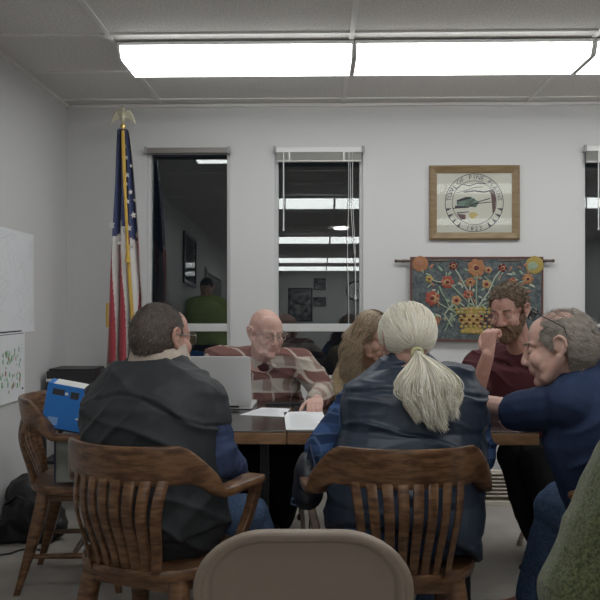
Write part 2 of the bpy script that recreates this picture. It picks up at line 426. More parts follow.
def line(pts,wd,mi,dy=0):
    for (a,b),(c,d) in zip(pts,pts[1:]):
        L=math.hypot(c-a,d-b)+1e-6; nx,nz=-(d-b)/L*wd,(c-a)/L*wd
        poly([(a+nx,b+nz),(c+nx,d+nz),(c-nx,d-nz),(a-nx,b-nz)],mi,dy)
_poly,_line=poly,line
def poly(pts,mi,dy=0): _poly([(a*1.16,c*1.2+.005) for a,c in pts],mi,dy)
def line(pts,wd,mi,dy=0):
    for (a_,b_),(c_,d_) in zip(pts,pts[1:]):
        a1,b1,c1,d1=a_*1.16,b_*1.2+.005,c_*1.16,d_*1.2+.005; L_=math.hypot(c1-a1,d1-b1)+1e-6; nx,nz=-(d1-b1)/L_*wd*1.4,(c1-a1)/L_*wd*1.4; _poly([(a1+nx,b1+nz),(c1+nx,d1+nz),(c1-nx,d1-nz),(a1-nx,b1-nz)],mi,dy)
poly([(-.10,.005),(-.02,.03),(.03,.0),(.01,-.03),(-.10,-.02)],2,.0001)          # hillside and shed of the drawing
poly([(-.10,.01),(-.05,.028),(-.02,.028),(-.02,.018),(-.1,.0)],1,.0002)
poly([(-.11,-.02),(-.03,-.025),(-.03,-.032),(-.11,-.032)],1,.0002)
line([(-.125,-.035),(-.04,-.03),(.02,.0),(.09,.02)],.002,1,.0003)
line([(0,-.01),(.10,.0)],.0018,1,.0003)
poly([(.085,.06),(.11,.075),(.125,.03),(.12,-.05),(.105,-.07),(.10,.0),(.095,.04)],3,.0002)   # tree trunk at the right
line([(-.06,.055),(0,.062),(.06,.055),(.10,.065)],.003,1,.0003)
line([(-.11,.07),(-.07,.10),(-.03,.09),(.02,.105),(.07,.10)],.0018,1,.0003)
line([(-.1,.05),(-.05,.065),(0,.08),(.05,.085)],.0014,1,.0003)
poly([(-.03,-.06),(.0,-.055),(.025,-.07),(-.01,-.095),(-.03,-.08)],4,.0002)
poly([(-.10,-.065),(-.05,-.07),(-.05,-.095),(-.075,-.10)],3,.0002)
line([(-.1,-.06),(-.03,-.055)],.002,1,.0003)
for k in range(7): line([(-.05,.01-k*.006),(.0,.012-k*.006)],.0009,1,.0003)
m.obj('seal_print',[mat('seal_paper',(.62,.61,.54),.8),m_dark,mat('seal_green',(.25,.36,.30),.8,nscale=50,namt=.6),m_brown_ink,mat('seal_yellow',(.6,.5,.22),.8)],r,smooth=False)
m=M(); m.box((0,-.0135,0),(iw,.002,ih)); m.obj('glazing',m_pglass,r,smooth=False)
# ------------------------------------------------------------------ flowered rug on a rod
def rug():
    r=thing('hooked_rug','blue-grey hooked rug with flowers and a yellow basket hanging on the back wall','wall hanging',(0,BY-.03,0))
    m=M()
    def cpt(px,py,o=0): 
        q=W(px,py,BY-.03); return V((q.x,-o,q.z))
    a=cpt(410,257); b=cpt(543,340.5)
    nx,nz=60,40; g=[]
    def surf(u,v,o=0):
        x=a.x+(b.x-a.x)*u; z=a.z+(b.z-a.z)*v+.006*math.sin(u*PI)*(-v)
        yy=-.010-.006*math.sin(u*9+v*2)*v-.003*math.sin(u*23)-o
        return V((x,yy,z))
    def slab(u0,u1,v0,v1,o,mi,n1=nx,n2=nz):
        fr=[[surf(u0+(u1-u0)*i/n1,v0+(v1-v0)*j/n2,o) for i in range(n1+1)] for j in range(n2+1)]
        bk=[[p+V((0,.008,0)) for p in rr] for rr in fr]
        vs=[p for rr in fr for p in rr]+[p for rr in bk for p in rr]; N=(n1+1)*(n2+1); fs=[]
        I=lambda i,j:j*(n1+1)+i
        for j in range(n2):
            for i in range(n1):
                fs.append((I(i,j),I(i+1,j),I(i+1,j+1),I(i,j+1))); fs.append((N+I(i,j),N+I(i,j+1),N+I(i+1,j+1),N+I(i+1,j)))
        for i in range(n1): fs += [(I(i,0),N+I(i,0),N+I(i+1,0),I(i+1,0)),(I(i,n2),I(i+1,n2),N+I(i+1,n2),N+I(i,n2))]
        for j in range(n2): fs += [(I(0,j),I(0,j+1),N+I(0,j+1),N+I(0,j)),(I(n1,j),N+I(n1,j),N+I(n1,j+1),I(n1,j+1))]
        m.add(vs,fs,mi)
    slab(0,1,0,1,0,0)
    slab(0,1,0,.022,.003,1,60,2); slab(0,1,.978,1,.003,1,60,2); slab(0,.014,0,1,.003,1,2,40); slab(.986,1,0,1,.003,1,2,40)
    def uv(px,py): 
        q=cpt(px,py); return (q.x-a.x)/(b.x-a.x),(q.z-a.z)/(b.z-a.z)
    def blobp(px,py,rx,ry,ang,mi,o):
        c=surf(*uv(px,py),o); s=1/149
        R=Matrix.Rotation(ang,3,'Y')
        m.ell(c,(rx*s,.003,ry*s),R,mi,12,6)
    def flower(px,py,rad,mi,mc,n=6,ph=0):
        blobp(px,py,rad*.92,rad*.88,0,mi+7 if mi<9 else mi,.0035)
        for k in range(n):
            t=2*PI*k/n+ph; blobp(px+math.cos(t)*rad*.58,py-math.sin(t)*rad*.58,rad*.46,rad*.40,-t,mi,.0045)
        blobp(px,py,rad*.50,rad*.46,0,8 if mi!=8 else 3,.0065); blobp(px,py,rad*.30,rad*.28,0,7,.0085)
    def stem(pts,mi,wd=.0048):
        ps=[surf(*uv(*p),.003) for p in pts]
        out=[]
        for i in range(len(ps)-1):
            for t in np.linspace(0,1,5)[:-1 if i<len(ps)-2 else 5]: out.append(ps[i].lerp(ps[i+1],t))
        m.tube(out,wd,6,mi)
    stem([(476,306),(476,290),(477,272)],6); stem([(472,306),(462,296),(452,286),(447,282)],6); stem([(470,306),(455,312),(440,304),(432,298)],6)
    stem([(478,306),(488,292),(494,278),(502,268)],5); stem([(474,306),(467,290),(458,274),(453,267)],5); stem([(465,308),(450,318),(446,328),(444,330)],6)
    stem([(480,306),(498,296),(512,286),(527,279)],6); stem([(456,300),(464,306)],5); stem([(447,282),(438,282),(429,279)],5); stem([(468,306),(470,284)],5)
    stem([(452,304),(444,314),(452,326)],5); stem([(440,290),(446,300),(450,310)],6); stem([(496,290),(490,282),(484,276)],6)
    for k in range(120):
        px=random.uniform(422,532); py=random.uniform(264,320); blobp(px,py,random.uniform(1.6,3.6),random.uniform(.8,1.4),random.uniform(0,6),random.choice([5,6,6,9]),.003)
    flower(476,268,9,2,8,7); flower(447,282,6.5,3,4,6); flower(432,298,7.5,3,4,6,.4); flower(453,266,4.5,7,3,5); flower(502,268,4.5,7,3,5)
    flower(429,279,4,4,6,5); flower(456,300,5,8,7,5); flower(468,294,5,3,5,5); flower(470,282,5,2,7,5); flower(486,284,4.5,8,2,5); flower(527,279,5.5,2,4,6)
    flower(434,321,5.5,2,3,6); flower(512,282,4.5,3,4,5); flower(488,270,3.5,8,3,5); flower(522,300,6,3,8,6); flower(515,318,5,2,4,5)
    blobp(420,264,8,8,0,2,.003); blobp(419,263,4,4,0,9,.005); blobp(534,265,9,9,0,4,.003); blobp(532,266,5,4,0,6,.005); blobp(420,332,6,6,0,8,.002); blobp(534,332,7,6,0,2,.002)
    for yy2,hw,hh_ in((310,22,4),(319,19,6.5),(330,17,3.5)): blobp(477,yy2,hw,hh_,0,4,.002)
    for yy2,hw in((308.5,21),(312,20),(326,16),(331,15)):                 # basket bands
        for t in np.linspace(-1,1,int(hw/2)): blobp(477+t*hw,yy2,1.8,1.7,0,4 if random.random()<.7 else 8,.006)
    for j in range(3):
        for t in range(9): blobp(477+(t-4)*4.2*(1-.07*j),315.5+j*3.6,1.7,1.3,0,(8,7)[(t+j)%2],.006)
    cols=[mat('rug_blue',(.15,.17,.175),.95,nscale=40,col2=(.075,.09,.10),bump=.6,bscale=160,spec=.05),mat('rug_border',(.14,.06,.05),.95),mat('rug_orange',(.34,.16,.08),.95),mat('rug_red',(.32,.08,.06),.95),
      mat('rug_yellow',(.36,.27,.08),.95),mat('rug_cream',(.40,.44,.36),.95),mat('rug_green',(.26,.33,.24),.95),mat('rug_dark_red',(.13,.03,.035),.95),mat('rug_tan',(.42,.26,.13),.95),mat('rug_coral',(.36,.17,.11),.95)]
    # petals alternate base / shade: index mi+7 wraps onto the list
    m.m=[k if k<10 else {9:9,10:8,11:8,14:9,15:8}.get(k,9) for k in m.m]
    m.obj('rug',cols,r,ang=60)
    q=W(396,261,BY-.03); q2=W(553,261,BY-.03)
    mm=M(); mm.tube([(q.x,-.004,q.z),(q2.x,-.004,q.z)],.0085,12); mm.ell((q.x,-.004,q.z),(.012,.012,.012)); mm.ell((q2.x,-.004,q.z),(.012,.012,.012)); mm.obj('rod',mat('rod_wood',(.10,.065,.05),.5),r)
    for xx in(q.x+.05,q2.x-.05):
        mm=M(); mm.box((xx,.013,q.z),(.014,.034,.02)); mm.obj('rod_bracket',mat('rod_wood'),r,smooth=False)
rug()
# ------------------------------------------------------------------ maps on the left wall
def poster(label,y0,y1,z0,z1,off,second):
    r=thing('wall_map',label,'map',(LX,(y0+y1)/2,(z0+z1)/2))
    m=M(); w=y1-y0; h=z1-z0; n=24
    def sx(y,z): return .003+off+.004*(1+math.sin(y*9+z*5+second*2))*(abs(z)/h+.3)
    vs=[];fs=[]
    for L in(0,1):
        for j in range(n+1):
            for i in range(n+1):
                y=-w/2+w*i/n; z=-h/2+h*j/n; vs.append((sx(y,z)-.0008*L,y,z))
    N=(n+1)**2; I=lambda i,j:j*(n+1)+i
    for j in range(n):
        for i in range(n): fs += [(I(i,j),I(i+1,j),I(i+1,j+1),I(i,j+1)),(N+I(i,j),N+I(i,j+1),N+I(i+1,j+1),N+I(i+1,j))]
    for i in range(n): fs += [(I(i,0),N+I(i,0),N+I(i+1,0),I(i+1,0)),(I(i,n),I(i+1,n),N+I(i+1,n),N+I(i,n)),(I(0,i),I(0,i+1),N+I(0,i+1),N+I(0,i)),(I(n,i),N+I(n,i),N+I(n,i+1),I(n,i+1))]
    m.add(vs,fs,0)
    def ln(p,q,wd,mi):
        k=12
        for t in range(k):
            a=(p[0]+(q[0]-p[0])*t/k,p[1]+(q[1]-p[1])*t/k); b=(p[0]+(q[0]-p[0])*(t+1)/k,p[1]+(q[1]-p[1])*(t+1)/k)
            L=math.hypot(b[0]-a[0],b[1]-a[1])+1e-9; ny,nz=-(b[1]-a[1])/L*wd,(b[0]-a[0])/L*wd
            m.add([(sx(y,z)+.0012,y,z) for y,z in((a[0]+ny,a[1]+nz),(b[0]+ny,b[1]+nz),(b[0]-ny,b[1]-nz),(a[0]-ny,a[1]-nz))],[(0,1,2,3)],mi)
    rs=random.Random(5+second)
    if not second:
        for k in range(70):
            y=rs.uniform(-w/2+.03,w/2-.12); z=rs.uniform(-h/2+.03,h/2-.04); a=rs.choice([.5,2.1,.45,2.0,-.3]); L=rs.uniform(.05,.22)
            y2=min(w/2-.09,y+math.cos(a)*L); z2=max(-h/2+.02,min(h/2-.02,z+math.sin(a)*L)); ln((y,z),(y2,z2),.0009,1)
        for k in range(8): ln((w/2-.07,h/2-.05-k*.014),(w/2-.02,h/2-.05-k*.014),.0012,1)
        for k in range(7): ln((w/2-.07,-h/2+.05+k*.016),(w/2-.02,-h/2+.05+k*.016),.0012,1)
        ln((w/2-.08,-h/2+.02),(w/2-.08,h/2-.02),.001,1); ln((w/2-.015,-h/2+.02),(w/2-.015,h/2-.02),.001,1)
    else:
        ln((-w/2+.02,h/2-.022),(w/2-.05,h/2-.022),.004,2); ln((-w/2+.02,h/2-.036),(w/2-.02,h/2-.036),.0018,2)
        for k in range(5): ln((w/2-.06,h/2-.06-k*.02),(w/2-.03,h/2-.06-k*.02),.0014,1)
        ln((w/2-.05,-h/2+.06),(w/2-.025,-h/2+.06),.005,2)
        for k in range(110):
            y=rs.uniform(-w/2+.04,w/2-.07); z=rs.uniform(-h/2+.06,h/2-.12)
            rr=rs.uniform(.006,.02); c=rs.choice([3,3,3,4]); pts=[(sx(y,z)+.0013,y+rr*.6*math.cos(t)*rs.uniform(.7,1.2),z+rr*math.sin(t)*rs.uniform(.7,1.2)) for t in np.linspace(0,2*PI,8)[:-1]]
            m.add(pts,[tuple(range(7))],c)
    m.obj('sheet',[m_paper,m_ink,m_dark,m_green_ink,mat('print_red_brown',(.35,.22,.16),.8)],r,ang=60)
poster('large pale line map taped to the left wall, the upper sheet',3.72,4.62,1.10,1.674,0,0)
poster('white map with green patches on the left wall, the lower sheet',3.85,4.46,.72,1.13,.006,1)
# ------------------------------------------------------------------ captain's chair
def slerp01(t): t=max(0,min(1,t)); return t*t*(3-2*t)
def captain_chair(label,loc,yaw,group='wooden captain chairs around the table'):
    r=thing('captain_chair',label,'chair',loc,math.radians(yaw),group)
    m=M()                                                     # seat
    def outline(k,s=1): 
        a=2*PI*k/40; c,sn=math.cos(a),math.sin(a); e=.75 if sn>0 else .9
        return (.245*s*math.copysign(abs(c)**e,c), .01+.225*s*math.copysign(abs(sn)**e,sn))
    m.ring_loft([[V((*outline(k,s),z)) for k in range(40)] for s,z in((.93,.432),(.99,.437),(1,.448),(1,.462),(.98,.470),(.9,.468),(.6,.455),(.2,.452))]); m.obj('seat',m_wood,r,ang=50)
    m=M(); rings=[]                                           # crest rail flowing into the arms
    path=[]
    for y in (.175,.16,.13,.08,.03): path.append((-90,-.268,y))
    for a in range(-90,91,5): path.append((a,.268*math.sin(math.radians(a)),-.255*math.cos(math.radians(a))))
    for y in (.03,.08,.13,.16,.175): path.append((90,.268,y))
    for i,(a,x,y) in enumerate(path):
        t=slerp01((abs(a)-50)/22); n=V((math.sin(math.radians(a)),-math.cos(math.radians(a)),0)) if abs(a)<90 else V((1 if a>0 else -1,0,0))
        th=.012*(1-t)+.030*t
        u=max(0,min(1,(abs(a)-42)/33)); fx=.55*math.sqrt(max(0,1-u*u))+.45*(1-slerp01(u)); top=.705+.140*fx; bot=.726-.051*slerp01((abs(a)-52)/24)
        hh=(top-bot)/2; zc=(top+bot)/2
        if y>0: th=.030+.010*slerp01(y/.13); zc=.690+.0*y
        if y>.15: th*=.93; hh*=.9
        if y>.17: th*=.7; hh*=.5
        rg=[]
        for k in range(16):
            q=2*PI*k/16; c,s=math.cos(q),math.sin(q); c=math.copysign(abs(c)**.45,c); s=math.copysign(abs(s)**.45,s)
            lean=.16*(1-t)
            rg.append(V((x,y,zc))+n*(c*th+s*hh*lean)+V((0,0,s*hh)))
        rings.append(rg)
    m.ring_loft(rings); m.obj('crest_rail',m_wood,r,ang=50)
    for k in range(8):                                         # slats
        u=(k-3.5)/3.5; xt=.155*u; at=math.asin(xt/.268); yt=-.255*math.cos(at); xb=.118*u; yb=-.175-.02*math.cos(at)
        m=M(); rings=[]
        for t in np.linspace(0,1,12):
            x=xb+(xt-xb)*t; y=yb+(yt-yb)*t -.030*math.sin(PI*t)*(.9-.2*t) +.010*math.sin(2*PI*t); z=.455+(.745-.455)*t
            wd=.0125+.003*t; tk=.006; ca,sa=math.cos(at),math.sin(at)
            rings.append([V((x+ca*a-sa*b*-1*0,y+sa*a+b,z)) for a,b in((-wd,-tk*.6),(-wd*.6,-tk),(wd*.6,-tk),(wd,-tk*.6),(wd,tk),(-wd,tk))])
        m.ring_loft(rings); m.obj('slat',m_wood,r,ang=50)
    for s in(-1,1):
        m=M(); rings=[]                                        # arm post
        for t in np.linspace(0,1,10):
            x=s*(.228+.055*t); y=.07+.07*t+.02*math.sin(PI*t); z=.45+.235*t; wd=.026-.004*math.sin(PI*t); tk=.014
            rings.append([V((x+b,y+a,z)) for a,b in((-wd,-tk),(wd,-tk),(wd,tk),(-wd,tk))])
        m.ring_loft(rings); m.obj('arm_post',m_wood,r,bevel=.004,smooth=False)
        for fy,(t0,t1) in((-1,((.155,-.13),(.205,-.235))),(1,((.175,.15),(.205,.20)))):
            m=M(); rings=[]
            for t in np.linspace(0,1,9):
                x=s*(t0[0]+(t1[0]-t0[0])*t); y=t0[1]+(t1[1]-t0[1])*t**1.3; z=.445*(1-t)
                wd=.026-.010*t+.004*math.sin(PI*t*1.3); rings.append([V((x+a*wd,y+b*wd,z)) for a,b in((-1,-.7),(-.7,-1),(.7,-1),(1,-.7),(1,.7),(.7,1),(-.7,1),(-1,.7))])
            m.ring_loft(rings); m.obj('leg',m_wood,r,ang=50)
        m=M(); m.tube([(s*.188,-.19,.16),(s*.192,0,.16),(s*.193,.175,.16)],[.010,.013,.010],10); m.obj('stretcher',m_wood,r)
    m=M(); m.tube([(-.19,0,.16),(0,0,.16),(.19,0,.16)],[.010,.013,.010],10); m.obj('stretcher',m_wood,r)
    m=M(); m.box((0,-.145,.415),(.30,.02,.04)); m.box((0,.16,.415),(.33,.02,.04)); m.box((.17,.01,.415),(.02,.28,.04)); m.box((-.17,.01,.415),(.02,.28,.04)); m.obj('apron',m_wood,r,bevel=.003,smooth=False)
    return r
CL=(-.512,2.50,0); CR=(.245,2.47,0)
ch0=captain_chair('worn oak captain chair under the man in the charcoal vest',CL,-22)
dup(ch0,CR,math.radians(4),'worn oak captain chair under the woman with the white ponytail')
dup(ch0,(-1.09,3.57,0),math.radians(-84),'oak captain chair by the left wall with a blue box on its seat')
dup(ch0,(1.03,2.50,0),math.radians(62),'oak captain chair under the man in the navy shirt at the right edge')
# ------------------------------------------------------------------ metal folding chair
m_tan=mat('tan_enamel',(.26,.205,.165),.36,spec=.5,nscale=3,col2=(.235,.185,.15))
def folding_chair(label,loc,yaw,group='tan metal folding chairs'):
    r=thing('folding_chair',label,'chair',loc,math.radians(yaw),group)
    zt=.805; lean=.18
    def bk(x,z): return V((x,-.20-(z-.45)*lean,z))
    path=[]
    hw=.213; rc=.14
    for z in np.linspace(.02,zt-rc-.02,14): path.append((-hw-.0,z))
    for a in range(180,89,-9): path.append((-hw+rc+rc*math.cos(math.radians(a)),zt-rc-.012+rc*.86*math.sin(math.radians(a))+.014))
    pth=path+[(-x,z) for x,z in reversed(path)]
    pth=[p for i,p in enumerate(pth) if i==0 or (abs(p[0]-pth[i-1][0])+abs(p[1]-pth[i-1][1]))>1e-4]
    m=M(); m.tube([bk(x,z)+V((0,.0,0)) for x,z in pth],.0125,14); m.obj('back_frame',m_tan,r)
    m=M(); rings=[]                                            # pressed steel back panel
    def outl(s,ins):
        o=[]
        X=hw-ins; top=zt-ins-.004; bot=.575+ins; rr=max(.02,rc-ins); 
        for a in range(0,91,10): o.append((X-rr+rr*math.cos(math.radians(a)), top-rr*.86+rr*.86*math.sin(math.radians(a))))
        for a in range(90,181,10): o.append((-X+rr+rr*math.cos(math.radians(a)), top-rr*.86+rr*.86*math.sin(math.radians(a))))
        r2=.03
        for a in range(180,271,15): o.append((-X+r2+r2*math.cos(math.radians(a)), bot+r2+r2*math.sin(math.radians(a))))
        for a in range(270,361,15): o.append((X-r2+r2*math.cos(math.radians(a)), bot+r2+r2*math.sin(math.radians(a))))
        return o
    for ins,dy in((.0,.004),(.002,-.006),(.008,-.012),(.018,-.0125),(.024,-.004),(.03,.0),(.08,.003),(.15,.006)):
        rings.append([bk(x,z)+V((0,dy,0)) for x,z in outl(0,ins)])
    m.ring_loft(rings); 
    o=m.obj('back_panel',m_tan,r,ang=60)
    m=M(); m.rbox((0,.02,.445),(.40,.40,.018),.06); m.rbox((0,.02,.456),(.36,.36,.006),.05); m.obj('seat',m_tan,r,bevel=.004)
    for s in(-1,1):
        m=M(); m.tube([(s*.19,-.16,.53),(s*.195,.0,.36),(s*.20,.20,.03)],.0125,12); m.tube([(s*.20,.20,.03),(s*.202,.206,.0)],.015,12); m.obj('front_leg',m_tan,r)
        m=M(); m.cap(V((s*.207,-.125,.02)),V((s*.207,-.122,.0)),.015,.015); m.obj('rubber_foot',m_black,r)
    m=M(); m.tube([(-.2,.14,.15),(.2,.14,.15)],.008,8); m.obj('cross_bar',m_tan,r)
    m=M(); m.tube([(-.207,-.14,.2),(.207,-.14,.2)],.008,8); m.obj('cross_bar',m_tan,r)
    return r
fold0=folding_chair('empty tan metal folding chair in the centre foreground',(-.034,1.83,0),1)
dup(fold0,(.90,1.42,0),math.radians(28),'tan metal folding chair under the person in the green sweater')
# ------------------------------------------------------------------ tables
m_ttop=mat('dark_laminate',(.055,.045,.042),.16,nscale=8,col2=(.035,.03,.03),spec=.6)
m_edge=mat('oak_edge',(.30,.17,.09),.45,nscale=10,col2=(.2,.105,.05),stretch=(1.5,6,6))
TZ=.76; TN=3.05; TF=4.03
def table(label,x0,x1,ins):
    cx,cy=(x0+x1)/2,(TN+TF)/2
    r=thing('table',label,'table',(cx,cy,0),0,'conference tables pushed together'); w,d=x1-x0,TF-TN
    m=M(); m.box((0,0,TZ-.003),(w-.004,d-.004,.006)); m.obj('tabletop',m_ttop,r,bevel=.0015,smooth=False)
    m=M(); m.box((0,0,TZ-.029),(w,d,.046)); m.obj('edge_band',m_edge,r,bevel=.003,smooth=False)
    for sx in(-1,1):
        for sy in(-1,1):
            m=M(); m.tube([(sx*(w/2-ins),sy*(d/2-.07),TZ-.052),(sx*(w/2-ins),sy*(d/2-.07),.012)],.018,14); m.tube([(sx*(w/2-ins),sy*(d/2-.07),.014),(sx*(w/2-ins),sy*(d/2-.07),0)],.022,14); m.obj('leg',m_black,r)
    return r
SX=-.122
table('dark topped oak edged table at the left, under the laptop',-.80,SX-.0015,.09)
table('dark topped oak edged table at the right, in front of the man in maroon',SX+.0015,.86,.27)
def T(px,py,z=TZ):
    d=(CH-z)*F/(py-HY); return P(px,py,d)
def sheet(label,pts,z,curl=0):
    o=M(); c=sum((V(p) for p in pts),V())/4; n=8; vs=[]
    for L in(0,1):
        for j in range(n+1):
            for i in range(n+1):
                u,v=i/n,j/n; p=(V(pts[0])*(1-u)+V(pts[1])*u)*(1-v)+(V(pts[3])*(1-u)+V(pts[2])*u)*v
                vs.append((p.x-c.x,p.y-c.y,curl*(u*v)**3+(.0014 if L else 0)))
    N=(n+1)**2; I=lambda i,j:j*(n+1)+i; fs=[]
    for j in range(n):
        for i in range(n): fs += [(I(i,j),I(i,j+1),I(i+1,j+1),I(i+1,j)),(N+I(i,j),N+I(i+1,j),N+I(i+1,j+1),N+I(i,j+1))]
    for i in range(n): fs += [(I(i,0),I(i+1,0),N+I(i+1,0),N+I(i,0)),(I(i,n),N+I(i,n),N+I(i+1,n),I(i+1,n)),(I(0,i),N+I(0,i),N+I(0,i+1),I(0,i+1)),(I(n,i),I(n,i+1),N+I(n,i+1),N+I(n,i))]
    o.add(vs,fs)
    q=[V(p)-c for p in pts]
    def L(u0,u1,v):
        def at(u,v): p=(q[0]*(1-u)+q[1]*u)*(1-v)+(q[3]*(1-u)+q[2]*u)*v; return p
        a,b=at(u0,v),at(u1,v); a2,b2=at(u0,v+.012),at(u1,v+.012)
        o.add([(p.x,p.y,.0018) for p in(a,b,b2,a2)],[(0,1,2,3)],1)
    for k in range(14): L(.12,random.uniform(.6,.88),.12+k*.055)
    x=o.obj('paper_sheet',[m_paper,m_ink],smooth=False,loc=(c.x,c.y,z)); tag(x,label,'paper','papers on the table'); return x
sheet('sheet of printed paper at the table edge, below the fist of the person in plaid',[T(286,430.0),T(330,430.0),T(322,411),T(284,412.5)],TZ+.0005)
sheet('far sheet of paper lying in front of the laptop',[T(240,415),T(284,417),T(290,409),T(262,408)],TZ+.0005)
m=M(); c=T(292,404.5); m.rbox((0,0,.004),(.26,.10,.008),.008); o=m.obj('notebook',m_black,loc=(c.x,c.y,TZ+.0005)); tag(o,'thin black notebook on the table under the plaid sleeve','notebook')
# laptop
c=P(214,408,3.70)
r=thing('laptop','open grey laptop seen from the back on the left table','laptop',(c.x,c.y,TZ+.001),math.radians(-2))
m_alu=mat('laptop_grey',(.62,.62,.62),.42,metal=.0)
m=M(); m.rbox((0,.125,.009),(.36,.245,.016),.012); m.obj('base',m_alu,r,bevel=.002)
m=M(); m.box((0,.12,.0176),(.31,.11,.001)); m.obj('keyboard',m_black,r,smooth=False)
m=M(); R=Matrix.Rotation(math.radians(14),3,'X'); m.rbox(V((0,0,.016))+R@V((0,0,.122)),(.36,.245,.007),.012,R,'y'); m.obj('lid',m_alu,r,bevel=.0015)
m=M(); m.box(V((0,0,.016))+R@V((0,.0042,.124)),(.335,.001,.215),R); m.obj('screen',mat('screen_glow',(.5,.6,.75),.3,emit=.6),r,smooth=False)
m=M(); m.tube([(-.12,.0,.014),(.12,.0,.014)],.006,10); m.obj('hinge',m_black,r)
# ------------------------------------------------------------------ things on and behind the left chair
c=V((-1.03,3.56,.4745))
r=thing('storage_carton','grey open carton with black edges standing on the oak chair by the left wall','box',c,math.radians(4))
m=M(); m.box((0,0,.10),(.27,.30,.20)); m.obj('carton',mat('grey_card',(.22,.23,.21),.7),r,bevel=.003,smooth=False)
m=M()
for sx in(-1,1):
    for sy in(-1,1): m.box((sx*.135,sy*.15,.10),(.008,.008,.20))
m.box((0,-.1505,.196),(.27,.004,.010)); m.obj('edge_trim',mat('navy_trim',(.02,.025,.06),.5),r,smooth=False)
bc=P(76,407,3.40)
r=thing('blue_box','bright blue product box with a white spine tilted on top of the grey carton','box',(bc.x,bc.y,bc.z)); r.rotation_euler=Euler((math.radians(7),math.radians(11),math.radians(6)))
m=M(); m.box((0,0,0),(.25,.09,.195)); m.obj('carton',mat('bright_blue',(.03,.20,.62),.4),r,bevel=.002,smooth=False)
m=M(); m.box((.012,.0,.0985),(.225,.086,.002)); m.obj('spine_panel',m_white,r,smooth=False)
m=M(); m.box((0,-.0,-.0985),(.25,.092,.006)); m.obj('bottom_edge',m_black,r,smooth=False)
for nm_,mt_,x,z,w_,h_ in(('cover_picture',m_dark,-.075,.065,.05,.026),('cover_picture',m_dark,-.005,.06,.035,.03),('cover_emblem',m_white,-.04,.062,.012,.012),('cover_label',mat('pale_blue_ink',(.25,.42,.75),.6),-.08,-.065,.04,.035),('cover_label',m_white,.04,-.04,.05,.007)):
    m=M(); m.box((x,-.0457,z),(w_,.0012,h_)); m.obj(nm_,mt_,r,smooth=False)
sx0=P(74,388,4.88)
r=thing('side_stand','dark stand in the corner beneath the black printer','stand',(-1.51,4.86,0))
m=M(); m.box((0,0,.715),(.34,.34,.025)); m.obj('top_shelf',m_black,r,smooth=False); m=M(); m.box((0,0,.30),(.34,.34,.02)); m.obj('lower_shelf',m_black,r,smooth=False)
for s in(-1,1):
    for t in(-1,1):
        m=M(); m.box((s*.155,t*.155,.35),(.025,.025,.705)); m.obj('leg',m_black,r,smooth=False)
r=thing('printer','flat black printer on the stand in the back left corner','printer',(-1.51,4.86,.728))
m=M(); m.rbox((0,0,.065),(.30,.28,.12),.02); m.obj('body',mat('printer_black',(.02,.02,.022),.35),r,bevel=.006)
m=M(); m.rbox((0,0,.131),(.28,.26,.012),.02); m.obj('lid',m_black,r,bevel=.003)
m=M(); m.box((0,-.143,.035),(.24,.012,.02)); m.obj('paper_tray',mat('bracket_grey'),r,smooth=False)
m=M(); m.box((-.12,-.143,.07),(.05,.006,.015)); m.obj('control_panel',m_rail,r,smooth=False)
# ------------------------------------------------------------------ bag, cord, heater
def gear_bag():
    c=P(32,540,4.22); c.z=0
    r=thing('duffel_bag','black soft gear bag slumped on the floor by the left wall','bag',(0,0,0))
    b=M(); b.ell((c.x-.00,c.y+.02,.13),(.15,.17,.13)); b.ell((c.x-.02,c.y+.03,.22),(.11,.13,.12),R3(0,0,30)); b.cap((c.x-.04,c.y+.02,.30),(c.x-.10,c.y+.05,.22),.045,.06); b.box((c.x,c.y+.02,.06),(.27,.28,.115))
    b.cap((c.x+.05,c.y-.05,.12),(c.x+.15,c.y-.04,.07),.07,.05)
    b.blob('bag_body',mat('nylon_black',(.012,.012,.014),.5),r,.008,5,disp=folds(.012,(8,8,8),2))
    m=M(); m.tube([(c.x-.1,c.y-.10,.20),(c.x-.02,c.y-.15,.26),(c.x+.06,c.y-.14,.22),(c.x+.10,c.y-.12,.12)],.010,8,flat=(1.6,.4)); m.obj('strap',m_black,r)
    m=M(); m.box((c.x-.02,c.y-.125,.13),(.02,.012,.03)); m.obj('buckle',mat('dull_steel',(.35,.35,.36),.35,metal=.8),r,smooth=False)
gear_bag()
m=M(); pts=[P(-30,560,3.85),P(0,557,3.9),P(10,556,3.92),P(20,553,3.98),P(30,551,4.0),P(44,552,3.97)]
for p in pts: p.z=.006
m.tube(pts,.0045,6); o=m.obj('floor_cord',m_black); tag(o,'thin black cord on the carpet near the left wall','cord')
r=thing('baseboard_heater','low beige louvred heater on the floor under the back wall','heater',(P(470,500,4.98).x,4.98,0))
m_heat=mat('heater_beige',(.60,.55,.48),.45)
m=M(); m.box((.18,.06,.10),(1.0,.04,.19)); m.box((.18,.0,.012),(1.0,.12,.022)); m.obj('case',m_heat,r,smooth=False)
for k in range(7):
    m=M(); m.box((.18,-.02+k*.006,.045+k*.022),(.98,.05,.006),Matrix.Rotation(math.radians(-25),3,'X')); m.obj('louvre',m_heat,r,smooth=False)
for s in(-1,1):
    m=M(); m.box((.18+s*.5,.0,.10),(.012,.13,.2)); m.obj('end_cap',m_heat,r,smooth=False)
m=M(); a=P(312,447,3.2); pts=[V((a.x,a.y,.70)),V((a.x+.004,a.y,.6)),V((a.x-.01,a.y+.0,.35)),V((a.x+.01,a.y,.15)),V((a.x+.04,a.y+.05,.006)),V((a.x+.2,a.y+.2,.006))]
m.tube(pts,.0035,6); o=m.obj('hanging_cord',m_black); tag(o,'thin black cord hanging from the table edge to the floor','cord')
